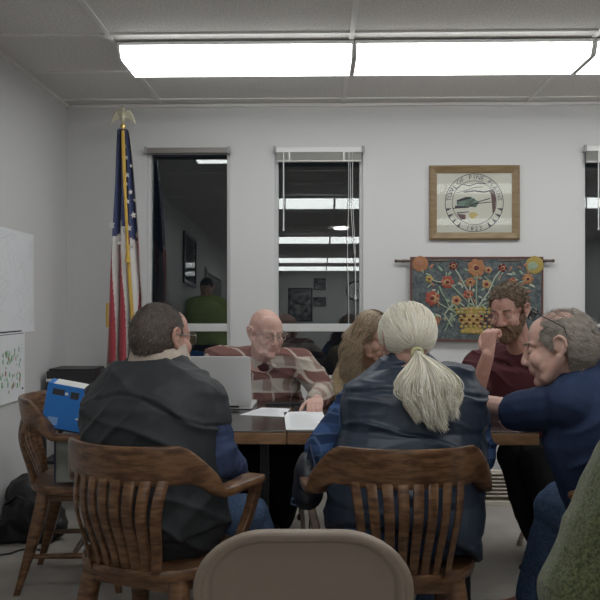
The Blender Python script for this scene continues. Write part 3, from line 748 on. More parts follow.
# ------------------------------------------------------------------ flag
def flag():
    base=P(123,300,4.92); bx,by=base.x,base.y
    r=thing('flag_stand','tall flag of stars and stripes furled on its pole by the back left corner','flag',(bx,by,0))
    ztop=CH+(HY-128)/F*4.92
    m=M(); m.tube([(0,0,.06),(0,0,ztop+.02)],.0125,14); m.obj('pole',mat('pole_oak',(.35,.2,.08),.35),r)
    m=M(); m.tube([(0,0,0),(0,0,.02),(0,0,.035),(0,0,.07),(0,0,.09)],[.14,.14,.11,.035,.018],28); m.obj('base',m_gold,r)
    m=M(); zc=ztop+.01
    m.tube([(0,0,zc-.02),(0,0,zc),(0,0,zc+.010),(0,0,zc+.016)],[.013,.018,.016,.008],14); m.obj('finial_ball',m_gold,r)
    m=M(); z=zc+.062
    m.ell((0,0,z),(.019,.022,.044)); m.ell((.0,-.006,z+.052),(.013,.016,.017)); m.cap((0,-.018,z+.052),(0,-.032,z+.044),.006,.002); m.cap((0,.0,z-.03),(0,.015,z-.052),.014,.010)
    for s in(-1,1):
        m.cap((s*.010,0,z+.018),(s*.036,.002,z+.034),.014,.013); m.cap((s*.036,.002,z+.034),(s*.056,.004,z+.012),.013,.009)
        for k in range(7):
            t=k/6; a=V((s*(.020+.036*t),.003,z+.022-.014*t*t)); c=a+V((s*(.004+.016*t),.003,-.030-.022*t)); m.cap(a,c,.0105,.006)
    m.blob('eagle',m_eagle,r,.0025,2)
    # cloth: gathered folds spreading toward the bottom
    m=M(); NU,NV=150,150; zt=ztop-.01; zb=.52
    rows=[]
    def shape(u,v):
        z=zt+(zb-zt)*v
        wl=.032+.090*v**.8; wr=.035+.150*v**.7 if v<.6 else .035+.150*.6**.7*(1-.25*(v-.6)/.4)
        x=-wl+(wl+wr)*u
        amp=.012+.035*min(1,v*1.6)
        y=amp*math.sin(u*PI*7+.9*math.sin(v*3))+.012*math.sin(u*23+v*5)
        x+=.012*math.sin(u*PI*7*1.0+1.3+v*2)*min(1,v*2)
        zz=z-.07*(1-abs(2*u-1))*v*0 - (.0 if v<.98 else .0)
        if v>.0: zz += .10*v*max(0,(u-.75)/.25)*.9
        return V((x,y-.015,zz))
    vs=[shape(i/NU,j/NV) for j in range(NV+1) for i in range(NU+1)]
    N=len(vs); vs2=[p+V((0,.004,0)) for p in vs]
    fs=[];mi=[]
    I=lambda i,j:j*(NU+1)+i
    for j in range(NV):
        for i in range(NU):
            u,v=(i+.5)/NU,(j+.5)/NV
            if v < (.335 if u<.45 else .36)+.03*math.sin(u*9): c=0
            else:
                s=(u*7.0 - (v-.42)*1.9*(1 if u<.6 else -1.2))
                c=1 if math.floor(s)%2==0 else 2
                if .24<v-.2<.32 and u<.14: c=1
            if u<.12 and .245<v<.29: c=2
            fs.append((I(i,j),I(i+1,j),I(i+1,j+1),I(i,j+1))); mi.append(c)
            fs.append((N+I(i,j),N+I(i,j+1),N+I(i+1,j+1),N+I(i+1,j))); mi.append(c)
    for i in range(NU): fs += [(I(i,0),N+I(i,0),N+I(i+1,0),I(i+1,0)),(I(i,NV),I(i+1,NV),N+I(i+1,NV),N+I(i,NV))]; mi += [0,3]
    for j in range(NV): fs += [(I(0,j),I(0,j+1),N+I(0,j+1),N+I(0,j)),(I(NU,j),N+I(NU,j),N+I(NU,j+1),I(NU,j+1))]; mi += [3,3]
    o=len(m.v); m.v += [tuple(p) for p in vs+vs2]; m.f += fs; m.m += mi
    for (u,v,s) in ((.64,.06,.010),(.68,.10,.013),(.72,.16,.014),(.80,.22,.014),(.70,.25,.015),(.82,.30,.017),(.72,.34,.018),(.88,.37,.017),(.78,.40,.014),(.66,.19,.012),(.10,.33,.020),(.28,.37,.020),(.16,.38,.014),(.86,.13,.010),(.9,.25,.012),(.62,.41,.014),(.40,.39,.013)):
        c=shape(u,v); pts=[]; 
        y0=min(shape(max(0,min(1,u+q)),v).y for q in(-.05,0,.05))-.005
        for k in range(10):
            a=PI/2+k*PI/5+.2; rr=s if k%2==0 else s*.45; pts.append((c.x+rr*math.cos(a),y0,c.z+rr*math.sin(a)*1.1))
        pts.append((c.x,y0-.002,c.z)); m.add([V((c.x,0,c.z)).lerp(V((q_[0],0,q_[2])),1.3)+V((0,q_[1],0)) for q_ in pts],[(10,k,(k+1)%10) for k in range(10)],2)
    m.obj('flag_cloth',[mat('flag_blue',(.035,.05,.14),.6,sheen=.2),mat('flag_red',(.36,.035,.05),.6,sheen=.2),mat('flag_white',(.62,.60,.58),.6),mat('flag_fringe',(.60,.38,.07),.6)],r,ang=60)
    mg=mat('flag_fringe')
    m=M(); 
    p=lambda px,py,o: V(((px-123)/F*4.92,-.065-o,CH+(HY-py)/F*4.92))
    for k in range(2): m.tube([p(125+k,133,0),p(126+k*1.5,160,.01),p(127.5+k,190,.015),p(129+k,220,.015),p(130.5,245,.015)],.0065,8)
    m.obj('gold_cord',mg,r)
    m=M(); m.tube([p(130.5,244,.016),p(130.7,248,.016),p(130.8,250,.016),p(131,263,.016)],[.008,.013,.009,.018],12); m.obj('tassel',mg,r)
    m=M(); m.tube([p(131,262,.0),p(132.5,285,.0),p(134,305,.0),p(135,320,0)],.011,8,flat=(1,.3)); m.tube([p(109,303,0)+V((0,.03,0)),p(108.5,315,0)+V((0,.03,0)),p(109,327,0)+V((0,.03,0))],.009,8,flat=(1,.4)); m.obj('fringe',mg,r)
flag()
# ------------------------------------------------------------------ people
def skin(name,col,red=.25):
    return mat(name,col,.5,nscale=30,col2=(col[0]*.93,col[1]*.84,col[2]*.82),bump=.05,bscale=300,spec=.35)
def frame(o,up_hint=None): return o
class Head:
    def __init__(s,c,yaw=0,down=0,roll=0,sc=1.0): s.c=V(c); s.R=R3(yaw,down,roll); s.s=sc
    def p(s,x,y,z): return s.c+s.R@(V((x,y,z))*s.s)
    def ell(s,m,c,r,rot=None,**k): m.ell(s.p(*c),[a*s.s for a in r],s.R@rot if rot else s.R,**k)
    def cap(s,m,a,b,ra,rb): m.cap(s.p(*a),s.p(*b),ra*s.s,rb*s.s)
    def loc(s,co): return (co-np.array(s.c))@np.array(s.R)/s.s
def creases(d,freq,amp,seed=0,warp=1.6):
    d=np.array(d,float); d/=np.linalg.norm(d)
    def f(co,no):
        q=co+seed*2.3; ph=(q@d)*freq+warp*vn(q*3.1+7)+.5*vn(q*9+3)
        r=(1-np.abs(np.sin(PI*ph)))**2.2; mk=np.clip((vn(q*4.3+19)-.38)*3.5,0,1)
        return amp*(r*mk-.12)
    return f
def addf(*fs):
    return lambda co,no: sum(g(co,no) for g in fs)
def seam(o,right,z0,curve,amp=.004,wd=.005):
    o=np.array(o); rt=np.array(right)
    def f(co,no):
        x=(co-o)@rt; dz=co[:,2]-(z0+curve*x*x); return -amp*np.exp(-(dz/wd)**2)+amp*.7*np.exp(-((dz-.012)/.009)**2)
    return f
def head_prims(m,h,fat=1.0,nose=1.0,bald=False):
    h.ell(m,(0,-.014,.034),(.074,.094,.080)); h.ell(m,(0,.032,.036),(.064,.056,.062)); h.ell(m,(0,-.05,-.005),(.062,.055,.06))
    h.ell(m,(0,.030,-.028),(.060*fat,.060,.074)); h.ell(m,(0,.036,-.072),(.048*fat,.048,.036)); h.ell(m,(0,.070,-.092),(.022,.020,.019))
    for q in(-1,1):
        h.ell(m,(q*.036*fat,.062,-.026),(.024,.026,.026)); h.cap(m,(q*.012,.083,.023),(q*.046,.068,.021),.0092,.0085)
        h.ell(m,(q*.012,.100,-.033),(.009,.011,.008)); h.cap(m,(q*.058*fat,.0,-.03),(q*.040*fat,.045,-.080),.018,.018)
        # ear: rim, bowl and lobe
        e=lambda a,rx,rz:(q*(.080+.008*math.cos(a*.5)),-.006-.016*rx,-.002+.031*rz)
        pts=[(q*.076,.006,.012),(q*.082,.004,.026),(q*.087,-.010,.033),(q*.090,-.024,.024),(q*.089,-.026,.006),(q*.084,-.018,-.012),(q*.079,-.006,-.028)]
        for a,b in zip(pts,pts[1:]): h.cap(m,a,b,.0052,.0052)
        h.ell(m,(q*.077,-.008,.004),(.007,.018,.024)); h.ell(m,(q*.078,-.002,-.026),(.006,.008,.010)); h.ell(m,(q*.078,.006,-.002),(.006,.005,.007))
        h.ell(m,(q*.048,.030,-.050),(.018,.034,.030))
        # eye lids
        h.ell(m,(q*.031,.0755,.0045),(.0155,.012,.0105))
    h.cap(m,(0,.087,.018),(0,.101,-.012),.0085,.0100); h.cap(m,(0,.101,-.012),(0,.1035+.003*nose,-.028),.0100,.0118)
    h.cap(m,(-.016,.089,-.052),(.016,.089,-.052),.0065,.0065); h.cap(m,(0,.093,-.051),(0,.0925,-.052),.0065,.0065)
    h.cap(m,(-.013,.0885,-.061),(.013,.0885,-.061),.0072,.0072); h.ell(m,(0,.078,-.055),(.030,.014,.02))
def hand_prims(m,w,d,n,side,curl=.35,sc=1.0,spread=.1,thumb=.5):
    """w wrist, d finger direction, n palm-facing direction, side +1 right / -1 left"""
    d=V(d).normalized(); n=V(n); n=(n-d*n.dot(d)).normalized(); t=d.cross(n)*(1 if side>0 else -1)   # toward the thumb
    w=V(w); 
    pc=w+d*.048*sc
    for o in(-.026,-.009,.009,.026): m.cap(w+d*.012*sc+t*o*.6*sc,w+d*.086*sc+t*o*1.05*sc,.0135*sc,.0115*sc)
    m.cap(w+d*.03*sc+t*.022*sc+n*.008*sc,w+d*.05*sc+t*.026*sc+n*.010*sc,.015*sc,.012*sc)
    for k,(o,L) in enumerate(((.029,.072),(.0095,.080),(-.0100,.075),(-.0285,.058))):
        a=w+d*.088*sc+t*o*sc; ang=0; q=d+t*(o*spread*4); q.normalize(); r=.0092*sc
        for seg,f in enumerate((.46,.30,.24)):
            ang+=curl*(1.0 if seg else .8)*(1+.08*k)
            dd=q*math.cos(ang)+n*math.sin(ang); b=a+dd*L*f*sc; m.cap(a,b,r,r*.92); a=b; r*=.92
    a=w+d*.028*sc+t*.030*sc; q=(d*.62+t*.70*thumb*1.6+n*.25).normalized()
    b=a+q*.038*sc; m.cap(a,b,.0125*sc,.0105*sc); q2=(q*.7+d*.5+n*.35-t*.1).normalized(); c=b+q2*.030*sc; m.cap(b,c,.0105*sc,.0095*sc); m.cap(c,c+(q2+n*.2).normalized()*.022*sc,.0095*sc,.0082*sc)
def torso_rings(J,off,t0=0,t1=1,fat=1.0,broad=1.0):
    """closed loft from pelvis to neck base following the spine"""
    pel,chest,neck=J['pelvis'],J['chest'],J['neck']; rp=J['hipr']; rs=J['shr']
    def spine(t): return pel*(1-t)**2+ (chest*2-(pel+neck)/2)*2*t*(1-t)*1.0+neck*t*t
    prof=[(-.12,.150,.115),(-.04,.178,.135),(.06,.182,.140),(.18,.172,.135),(.32,.165,.128),(.46,.170,.128),(.60,.182,.130),(.72,.186,.122),(.82,.160,.105),(.90,.115,.085),(1.0,.068,.066)]
    rings=[]
    for t,rx,ry in prof:
        if t<t0 or t>t1: continue
        tt=max(0,t); c=spine(tt)-(V((0,0,.5*-t)) if t<0 else V())*1.0
        if t<0: c=spine(0)+V((0,0,t*.55))
        up=(spine(min(1,tt+.08))-spine(max(0,tt-.08))).normalized()
        r=rp.lerp(rs,min(1,max(0,tt*1.25))); r=(r-up*r.dot(up)).normalized(); f=up.cross(r)
        k=fat if t<.66 else 1+(fat-1)*.3
        if off>.015 and t<.62: rx=max(rx,.180); ry=max(ry,.137)
        a=(rx*broad*(1+(k-1)*.6)+off); b=ry*k+off
        ring=[]
        for q in range(28):
            an=2*PI*q/28; cc,ss=math.cos(an),math.sin(an); ring.append(c+r*(math.copysign(abs(cc)**.85,cc)*a)+f*(math.copysign(abs(ss)**.85,ss)*b))
        rings.append(ring)
    return rings
def torso(m,J,off=0,t0=-1,t1=2,fat=1,broad=1,shoulders=True):
    m.ring_loft(torso_rings(J,off,t0,t1,fat,broad))
    if shoulders:
        for s in 'lr':
            sh=J['sh'+s+'p']; m.cap(J['neck'].lerp(J['chest'],.14),sh,.052+off,.050+off); m.cap(J['chest'].lerp(sh,.45),sh,.085+off,.050+off)
def arm(m,J,s,off=0,end=2.0,ru=(.052,.044),rf=(.043,.028)):
    a,b,c=J['sh'+s+'p'],J['el'+s],J['wr'+s]
    if end<=1: m.cap(a,a.lerp(b,end),ru[0]+off,ru[0]+(ru[1]-ru[0])*end+off)
    else:
        m.cap(a,b,ru[0]+off,ru[1]+off); e=end-1; m.cap(b,b.lerp(c,e),rf[0]+off,rf[0]+(rf[1]-rf[0])*e+off)
def legs(m,J,off=0,end=2.0,th=(.088,.060),cf=(.058,.040),only=None):
    for s in 'lr':
        if only and s!=only: continue
        a,b,c=J['hip'+s],J['kn'+s],J['an'+s]
        m.cap(a,b,th[0]+off,th[1]+off)
        m.cap(b,b.lerp(c,.45),cf[0]+off,cf[0]+off*.8); m.cap(b.lerp(c,.35),b.lerp(c,min(1,end-1)),cf[0]+off,cf[1]+off*.8)
def shoe(m,an,d,sc=1):
    d=V((d[0],d[1],0)).normalized(); a=V((an.x,an.y,0)); 
    m.cap(a-d*.045+V((0,0,.045)),a+d*.06+V((0,0,.045)),.040*sc,.042*sc); m.cap(a+d*.05+V((0,0,.038)),a+d*.165+V((0,0,.034)),.044*sc,.033*sc); m.cap(an,a+V((0,0,.05)),.042*sc,.040*sc)
    m.box(a+d*.055+V((0,0,.010)),(.085*sc,.26*sc,.02),Matrix.Rotation(math.atan2(-d.x,d.y),3,'Z'))
def glasses(h,parent,m_,lens=None,lift=(0,0,0),tilt=0,up=False):
    m=M(); R=Matrix.Rotation(math.radians(tilt),3,'X')
    def g(x,y,z):
        v=R@V((x,y-.0,z)); return h.p(v.x+lift[0],v.y+lift[1],v.z+lift[2])
    for q in(-1,1):
        pts=[]
        for k in range(20):
            a=2*PI*k/20; c,s=math.cos(a),math.sin(a); pts.append(g(q*.034+.026*math.copysign(abs(c)**.7,c),.104-.012*abs(q*.034+.026*c)/.06,.002+.019*math.copysign(abs(s)**.7,s)))
        m.tube(pts,.0017*h.s,6,closed=True)
        m.tube([g(q*.061,.092,.010),g(q*.080,.075,.010),g(q*.0865,.02,.012),g(q*.086,-.01,.012),g(q*.084,-.028,-.004)],.0017*h.s,6)
    m.tube([g(-.010,.103,.006),g(0,.106,.009),g(.010,.103,.006)],.0015*h.s,6)
    gl=m.obj('glasses',m_,parent)
    m=M()
    for q in(-1,1):
        c=g(q*.034,.1,.002); 
        pts=[g(q*.034+.0245*math.copysign(abs(math.cos(a))**.7,math.cos(a)),.103-.010*abs(q*.034+.026*math.cos(a))/.06,.002+.0175*math.copysign(abs(math.sin(a))**.7,math.sin(a))) for a in np.linspace(0,2*PI,17)[:-1]]
        m.add(pts,[tuple(range(16))])
        m2=[p+h.R@V((0,.0012,0)) for p in pts]; m.add(m2,[tuple(range(16))])
    m.obj('lens',MATS.get('clear_lens') or glass_mat('clear_lens',1.12,(.97,.97,.97)),gl,smooth=False)
    return gl
def eyes(h,parent,closed=.5):
    m=M(); mw=mat('eye_white',(.55,.50,.47),.25); mi=mat('eye_iris',(.06,.045,.035),.2)
    for q in(-1,1):
        m=M(); c=(q*.031,.0775,-.0015); h.ell(m,c,(.0112,.0098,.0052),mi=0); h.ell(m,(q*.031,.0825,-.004),(.0046,.0057,.0034),mi=1); m.obj('eye',[mw,mi],parent)
def blades(m,h,n,zone,length,wd,comb,rx=(.078,.098,.084),c=(0,-.014,.034),mi=0,seed=1,curl=0,nmi=2,lift=.35):
    rs=np.random.RandomState(seed); k=0; tries=0
    while k<n and tries<n*12:
        tries+=1
        v=V(rs.normal(size=3)); v.normalize(); p=V((c[0]+v.x*rx[0],c[1]+v.y*rx[1],c[2]+v.z*rx[2]))
        z=zone(p)
        if z<=0 or rs.rand()>z: continue
        k+=1
        cb=V(comb(p)); cb=(cb-v*cb.dot(v)); 
        if cb.length<1e-4: cb=v.orthogonal()
        cb.normalize(); cb=(cb+V(rs.normal(size=3))*.35); 
        L=length*rs.uniform(.6,1.2); d=(cb+v*lift).normalized(); side=d.cross(v).normalized()*wd
        pts=[]; q=p-v*.003; dd=d
        for s in range(4):
            pts.append(q.copy()); dd=(dd-v*.22+ (V(rs.normal(size=3))*curl if curl else V())).normalized(); q=q+dd*L/3
        vs=[]
        for s,a in enumerate(pts):
            ww=1-s/3.3; vs += [h.p(*(a-side*ww)),h.p(*(a+side*ww))]
        m.add(vs,[(0,1,3,2),(2,3,5,4),(4,5,7,6)],rs.randint(nmi))
def hair_cap(h,name,mats,zone,rx,c,parent,noise=.004,n=6000,length=.02,wd=.0011,comb=lambda p:(0,-1,-.3),seed=1,curl=0,extra=None,voxel=.0035,lift=.35):
    m=M(); nu,nv=64,40; vs=[];idx={}
    th=[PI*i/nv for i in range(nv+1)]
    def pt(i,j,o=0):
        t=th[i]; ph=2*PI*j/nu; d=V((math.sin(t)*math.cos(ph),math.sin(t)*math.sin(ph),math.cos(t)))
        nn=noise*(math.sin(d.x*19+seed)*math.sin(d.y*17)+math.sin(d.z*23+d.x*9))
        return V((c[0]+d.x*(rx[0]+nn+o),c[1]+d.y*(rx[1]+nn+o),c[2]+d.z*(rx[2]+nn+o)))
    for i in range(nv):
        for j in range(nu):
            q=[(i,j),(i+1,j),(i+1,(j+1)%nu),(i,(j+1)%nu)]
            cc=pt(i,j)
            if zone(cc)<=.45: continue
            o=[h.p(*pt(*k)) for k in q]; u=[h.p(*pt(*k,-.012)) for k in q]
            if i==0: m.add([o[0],o[1],o[2],u[0],u[1],u[2]],[(0,1,2),(3,5,4)])
            else: m.add(o+u,[(0,1,2,3),(7,6,5,4)])
    m.m=[0]*len(m.f)
    blades(m,h,n,zone,length,wd,comb,rx,c,seed=seed,curl=curl,nmi=len(mats),lift=lift)
    if extra: extra(m)
    # weld-free mesh, flat-normal strands
    me=bpy.data.meshes.new(name); me.from_pydata([tuple(v) for v in m.v],[],m.f)
    for k in mats: me.materials.append(k)
    me.polygons.foreach_set('material_index',m.m)
    import bmesh
    bm=bmesh.new(); bm.from_mesh(me); bmesh.ops.remove_doubles(bm,verts=bm.verts,dist=.00001); bm.to_mesh(me); bm.free()
    me.polygons.foreach_set('use_smooth',[True]*len(me.polygons))
    o=bpy.data.objects.new(name,me); C.objects.link(o); o.parent=parent; return o
def joints(pelvis,chest,neck,byaw,shl,shr,ell,elr,wrl,wrr,knl,knr,anl,anr,hipyaw=None):
    J=dict(pelvis=V(pelvis),chest=V(chest),neck=V(neck),shlp=V(shl),shrp=V(shr),ell=V(ell),elr=V(elr),wrl=V(wrl),wrr=V(wrr),knl=V(knl),knr=V(knr),anl=V(anl),anr=V(anr))
    hy=math.radians(byaw if hipyaw is None else hipyaw); J['hipr']=V((math.cos(hy),math.sin(hy),0)); by=math.radians(byaw); J['shr']=V((math.cos(by),math.sin(by),0))
    J['hipl']=J['pelvis']-J['hipr']*.095+V((0,0,-.01)); J['hipr_']=J['pelvis']+J['hipr']*.095+V((0,0,-.01))
    J['hr']=J['hipr']; J['ell']=V(ell); return J
def legs2(m,J,off=0,end=2.0,th=(.088,.060),cf=(.058,.040)):
    for a,b,c in((J['hipl'],J['knl'],J['anl']),(J['hipr_'],J['knr'],J['anr'])):
        m.cap(a,b,th[0]+off,th[1]+off); m.cap(b,b.lerp(c,.45),cf[0]+off,cf[0]+off*.8); m.cap(b.lerp(c,.35),b.lerp(c,min(1,end-1)),cf[0]+off,cf[1]+off*.8)
def body(J,h,name,label,skinmat,hands,fat=1.0,broad=1.0,nose=1,voxel=.0042,headfat=1.0):
    r=thing(name,label,'person',(0,0,0))
    m=M(); head_prims(m,h,headfat,nose)
    m.cap(h.p(0,-.030,-.055),J['neck'].lerp(J['chest'],.06),.054*h.s,.060); m.cap(h.p(0,.005,-.075),J['neck'],.040,.052)
    torso(m,J,0,fat=fat,broad=broad)
    for s in 'lr': arm(m,J,s,0)
    legs2(m,J,0)
    for k in('anl','anr'): 
        d=J['fd']; m.cap(J[k],V((J[k].x,J[k].y,.05))+d*.10,.034,.028)
    for s,(w,d,n,c) in hands.items(): hand_prims(m,w,d,n,1 if s=='r' else -1,c,1.12 if c>1 else 1.03)
    lips=mat('lip_tone',(.46,.24,.20),.45)
    def zone(fc):
        q=h.loc(fc); z=np.zeros(len(fc),int)
        z[(np.abs(q[:,0])<.022)&(q[:,1]>.086)&(q[:,1]<.106)&(q[:,2]>-.068)&(q[:,2]<-.046)]=1
        return z
    b=m.blob('body',[skinmat,lips],r,voxel,3,.5,zone=zone)
    eyes(h,b)
    return r,b
def garment(name,mats,parent,fn,voxel=.006,smooth=6,disp=None,zone=None):
    m=M(); fn(m); return m.blob(name,mats,parent,voxel,smooth,.5,disp,zone)
sk_pink=skin('skin_pink',(.62,.40,.34)); sk_ruddy=skin('skin_ruddy',(.56,.33,.27)); sk_light=skin('skin_light',(.54,.34,.27))
m_denim=mat('denim',(.11,.17,.29),.85,nscale=120,col2=(.06,.10,.18),spec=.1)
m_blackp=mat('black_trousers',(.010,.010,.011),.85,spec=.15); m_shoe=mat('dark_shoe',(.012,.011,.010),.5)
m_metalg=mat('glasses_metal',(.30,.29,.27),.3,metal=.8); m_blackg=mat('glasses_black',(.01,.01,.01),.3)
def fwd(y): y=math.radians(y); return V((-math.sin(y),math.cos(y),0))
def finish_legs(r,J,mp,short=None,off=.016,vox=.007,seed=1):
    def f(m):
        legs2(m,J,off,1.93); m.ring_loft(torso_rings(J,.024,-1,.2))
    garment('trousers',mp,r,f,vox,6,addf(folds(.004,(10,10,10),seed),creases((.3,1,.5),12,.009,seed)))
    for k in('anl','anr'):
        m=M(); shoe(m,J[k],J['fd']); m.blob('shoe',m_shoe,r,.006,4)

# ---- 1 man in charcoal vest, left foreground ----
h=Head(P(162,339,2.66),-40,3,-3,1.06); 
J=joints(P(139,500,2.60)*1,P(152,430,2.60),P(161,359,2.67),-26,P(108,398,2.73),P(204,401,2.57),P(95,462,2.78),P(218,458,2.55),P(150,455,3.02),P(236,470,2.86),P(195,515,3.05),P(250,516,2.95),V((-.30,3.12,.09)),V((-.12,2.98,.09)),-30)
J['pelvis']=V((-.535,2.59,.565)); J['hipl']=J['pelvis']-J['hipr']*.095; J['hipr_']=J['pelvis']+J['hipr']*.095; J['fd']=fwd(-30)
r,b=body(J,h,'person','person in a charcoal vest with grey cropped hair, in the left chair with back turned',sk_ruddy,{'l':(J['wrl'],fwd(-50)+V((0,0,-.1)),(0,0,-1),.3),'r':(J['wrr'],fwd(0)+V((0,0,-.3)),(0,0,-1),.4)},1.15,1.08,voxel=.0045)
m_vest=mat('charcoal_vest',(.034,.038,.043),.6,nscale=5,col2=(.027,.030,.034),spec=.3,bump=.05,bscale=500)
m_bshirt=mat('blue_shirt',(.055,.075,.15),.85,nscale=14,col2=(.035,.048,.10),spec=.1)
def f(m):
    torso(m,J,.030,-.05,.93,1.16,1.10,False)
    for s in 'lr':
        sh=J['sh'+s+'p']; m.cap(J['neck'].lerp(J['chest'],.12),sh,.082,.070); m.cap(J['chest'].lerp(sh,.5),sh,.12,.070); m.cap(J['chest'].lerp(J['pelvis'],.4),sh,.13,.07); m.cap(sh,sh.lerp(J['el'+s],.27),.074,.079)
    m.ell(J['pelvis']-V((0,0.01,.01)),(.245,.20,.17)); m.ell(J['pelvis']+V((0,0,.10)),(.225,.19,.14))
v=garment('vest',m_vest,r,f,.006,8,addf(folds(.006,(5,5,9),3,.25,R3(0,0,40)),creases((.5,.1,1),9,.013,2),creases((-.8,.2,.9),12,.009,5),seam(J['chest'],J['shr'],.965,-1.6,.0045)))
def f(m):
    for s in 'lr': arm(m,J,s,.018,1.93)
    m.cap(J['neck'].lerp(J['chest'],.1),J['neck'],.062,.06)
garment('shirt',m_bshirt,r,f,.006,5,folds(.008,(12,12,16),5))
m=M(); ck=J['neck']+V((0,-.008,.040)); up=(h.c-J['neck']).normalized(); a=up.cross(V((0,1,0))).normalized(); bb=up.cross(a)
rings=[]
for z,rr in((-.06,.110),(-.01,.096),(.016,.086),(.020,.081),(.014,.078),(-.05,.088)): rings.append([ck+up*z+a*rr*math.cos(t)+bb*rr*1.03*math.sin(t)+V((0,0,.006*math.sin(t*2))) for t in np.linspace(0,2*PI,33)[:-1]])
m.ring_loft(rings,caps=False); m.obj('collar',mat('khaki_collar',(.56,.47,.40),.85,nscale=40,namt=.2),r)
finish_legs(r,J,m_denim,seed=4)
hm=[mat('hair_salt_dark',(.075,.056,.047),.6),mat('hair_salt_mid',(.19,.155,.135),.6),mat('hair_brown_dark',(.04,.03,.026),.6)]
def z1(p):
    if p.z< -.050: return 0
    if p.z<-.03 and p.y>-.03: return 0
    if p.y>.035+ (p.z-.06)*.3: return 0
    if p.z<.015 and p.y>-.012: return 0
    return 1
hair_cap(h,'hair',hm,z1,(.080,.100,.107),(0,-.016,.011),r,.001,9000,.019,.0012,lambda p:(0,-.5,-1),1,lift=.32)
m=M(); 
for k,(x,y,z) in enumerate([(0,-.075,-.01)]): h.ell(m,(x,y,z-.012),(.060,.030,.040))
glasses(h,r,m_metalg)

# ---- 2 woman with white ponytail ----
h=Head(P(406,341,2.66),18,10,4,1.04)
J=joints((.265,2.47,.56),P(412,425,2.60),P(407,358,2.66),6,P(360,399,2.63),P(463,401,2.59),P(322,450,2.62),P(478,455,2.56),P(348,424,3.06),P(452,424,3.0),P(372,512,2.95),P(452,512,2.95),V((.13,3.0,.09)),V((.42,3.0,.09)))
J['fd']=fwd(3)
r,b=body(J,h,'person','person with a long white ponytail in a navy puffy vest and blue plaid sleeves',sk_light,{'l':(J['wrl'],fwd(-20)+V((0,0,-.05)),(0,0,-1),.3),'r':(J['wrr'],fwd(20),(0,0,-1),.3)},1.05,1.0,voxel=.0045)
m_navyv=mat('navy_puffer',(.030,.043,.070),.42,nscale=6,col2=(.022,.032,.053),spec=.35)
def puff(co,no):
    z=co[:,2]+.10*np.abs(co[:,0]-.27)**1.2+.012*vn(co*6); ph=(z-.45)/.105
    g=np.abs(np.sin(PI*ph))**.45
    top=np.clip((1.03-co[:,2])/.12,0,1)
    return .008*(g-.6)*top+folds(.003,(9,9,20),7,.4)(co,no)+creases((.15,0,1),13,.018,3,1.2)(co,no)*1.0+seam(V((.27,2.6,0)),V((1,0,0)),.985,-.5,.005)(co,no)
def f(m):
    torso(m,J,.034,-.05,.95,1.14,1.08,False); m.ring_loft(torso_rings(J,.045,-.13,.35,1.12,1.05))
    for s in 'lr':
        sh=J['sh'+s+'p']; m.cap(J['neck'].lerp(J['chest'],.12),sh,.078,.066); m.cap(J['chest'].lerp(sh,.5),sh,.115,.068); m.cap(J['chest'].lerp(J['pelvis'],.4),sh,.13,.066); m.cap(sh,sh.lerp(J['el'+s],.12),.068,.066)
    m.cap(J['neck']+V((0,0,-.02)),J['neck']+V((0,0,.022)),.080,.070)
garment('vest',m_navyv,r,f,.0055,6,puff)
m_bplaid=plaid('blue_plaid',(.06,.12,.28),(.02,.035,.085),(.03,.05,.11),(.10,.15,.28),14,15)
def f(m):
    for s in 'lr': arm(m,J,s,.014,1.93)
garment('shirt',m_bplaid,r,f,.006,5,addf(folds(.004,(11,11,15),8),creases((.3,.2,1),13,.010,6)))
finish_legs(r,J,m_denim,seed=6)
hw=[mat('hair_white_a',(.78,.73,.61),.5,spec=.4),mat('hair_white_b',(.66,.61,.49),.5,spec=.4),mat('hair_white_c',(.85,.82,.74),.5,spec=.4),mat('hair_white_d',(.48,.43,.34),.5,spec=.4)]
rs=np.random.RandomState(11)
cc=V((0,-.012,.030)); rx=(.088,.106,.094)
tie=V((-.010,-.106,-.052))
m=M()
def onell(d,o=0): return V((cc.x+d.x*(rx[0]+o),cc.y+d.y*(rx[1]+o),cc.z+d.z*(rx[2]+o)))
tdir=V(((tie.x-cc.x)/rx[0],(tie.y-cc.y)/rx[1],(tie.z-cc.z)/rx[2])).normalized()
m.m=[]
def strand(pts,w,mi):
    vs=[]; n=len(pts)
    for i,p in enumerate(pts):
        t=(pts[min(i+1,n-1)]-pts[max(i-1,0)]).normalized(); o=(p-cc); s=t.cross(o)
        s=s.normalized() if s.length>1e-6 else V((1,0,0)); ww=w*(1 if i<n-3 else (n-1-i)/3+.15)
        u=t.cross(s).normalized(); 
        vs += [h.p(*(p-s*ww)),h.p(*(p+s*ww)),h.p(*(p+u*ww*1.0*(1 if u.dot(o)>0 else -1)))]
    fs=[]
    for i in range(n-1):
        a=i*3; b2=a+3
        for k in range(3): fs.append((a+k,a+(k+1)%3,b2+(k+1)%3,b2+k))
    m.add(vs,fs,mi)
k=0
while k<2600:
    d=V(rs.normal(size=3)).normalized(); p=onell(d)
    if p.y>.058 or (p.z<.02 and p.y>.015) or (p.z<-.05): continue
    if k>700 and p.y<.0 : 
        if rs.rand()<.5: continue
    k+=1; o=rs.uniform(-.003,.004); pts=[]
    dd=d.copy()
    wob=V(rs.normal(size=3))*.03
    for t in np.linspace(0,1,14):
        q=(d*(1-t)+tdir*t); q=(q+wob*math.sin(PI*t)).normalized(); pts.append(onell(q,o*(1-t*.5)+.002))
    pts[-1]=pts[-1].lerp(tie,.6); strand(pts,.0013,rs.choice([0,0,1,2,2,3],p=[.25,.2,.2,.15,.15,.05]))
# solid under-cap
h.ell(m,(cc.x,cc.y-.004,cc.z),(rx[0]-.003,rx[1]-.005,rx[2]-.003),mi=1,nu=40,nv=24)
m2v=m
cap_v=m.v; 
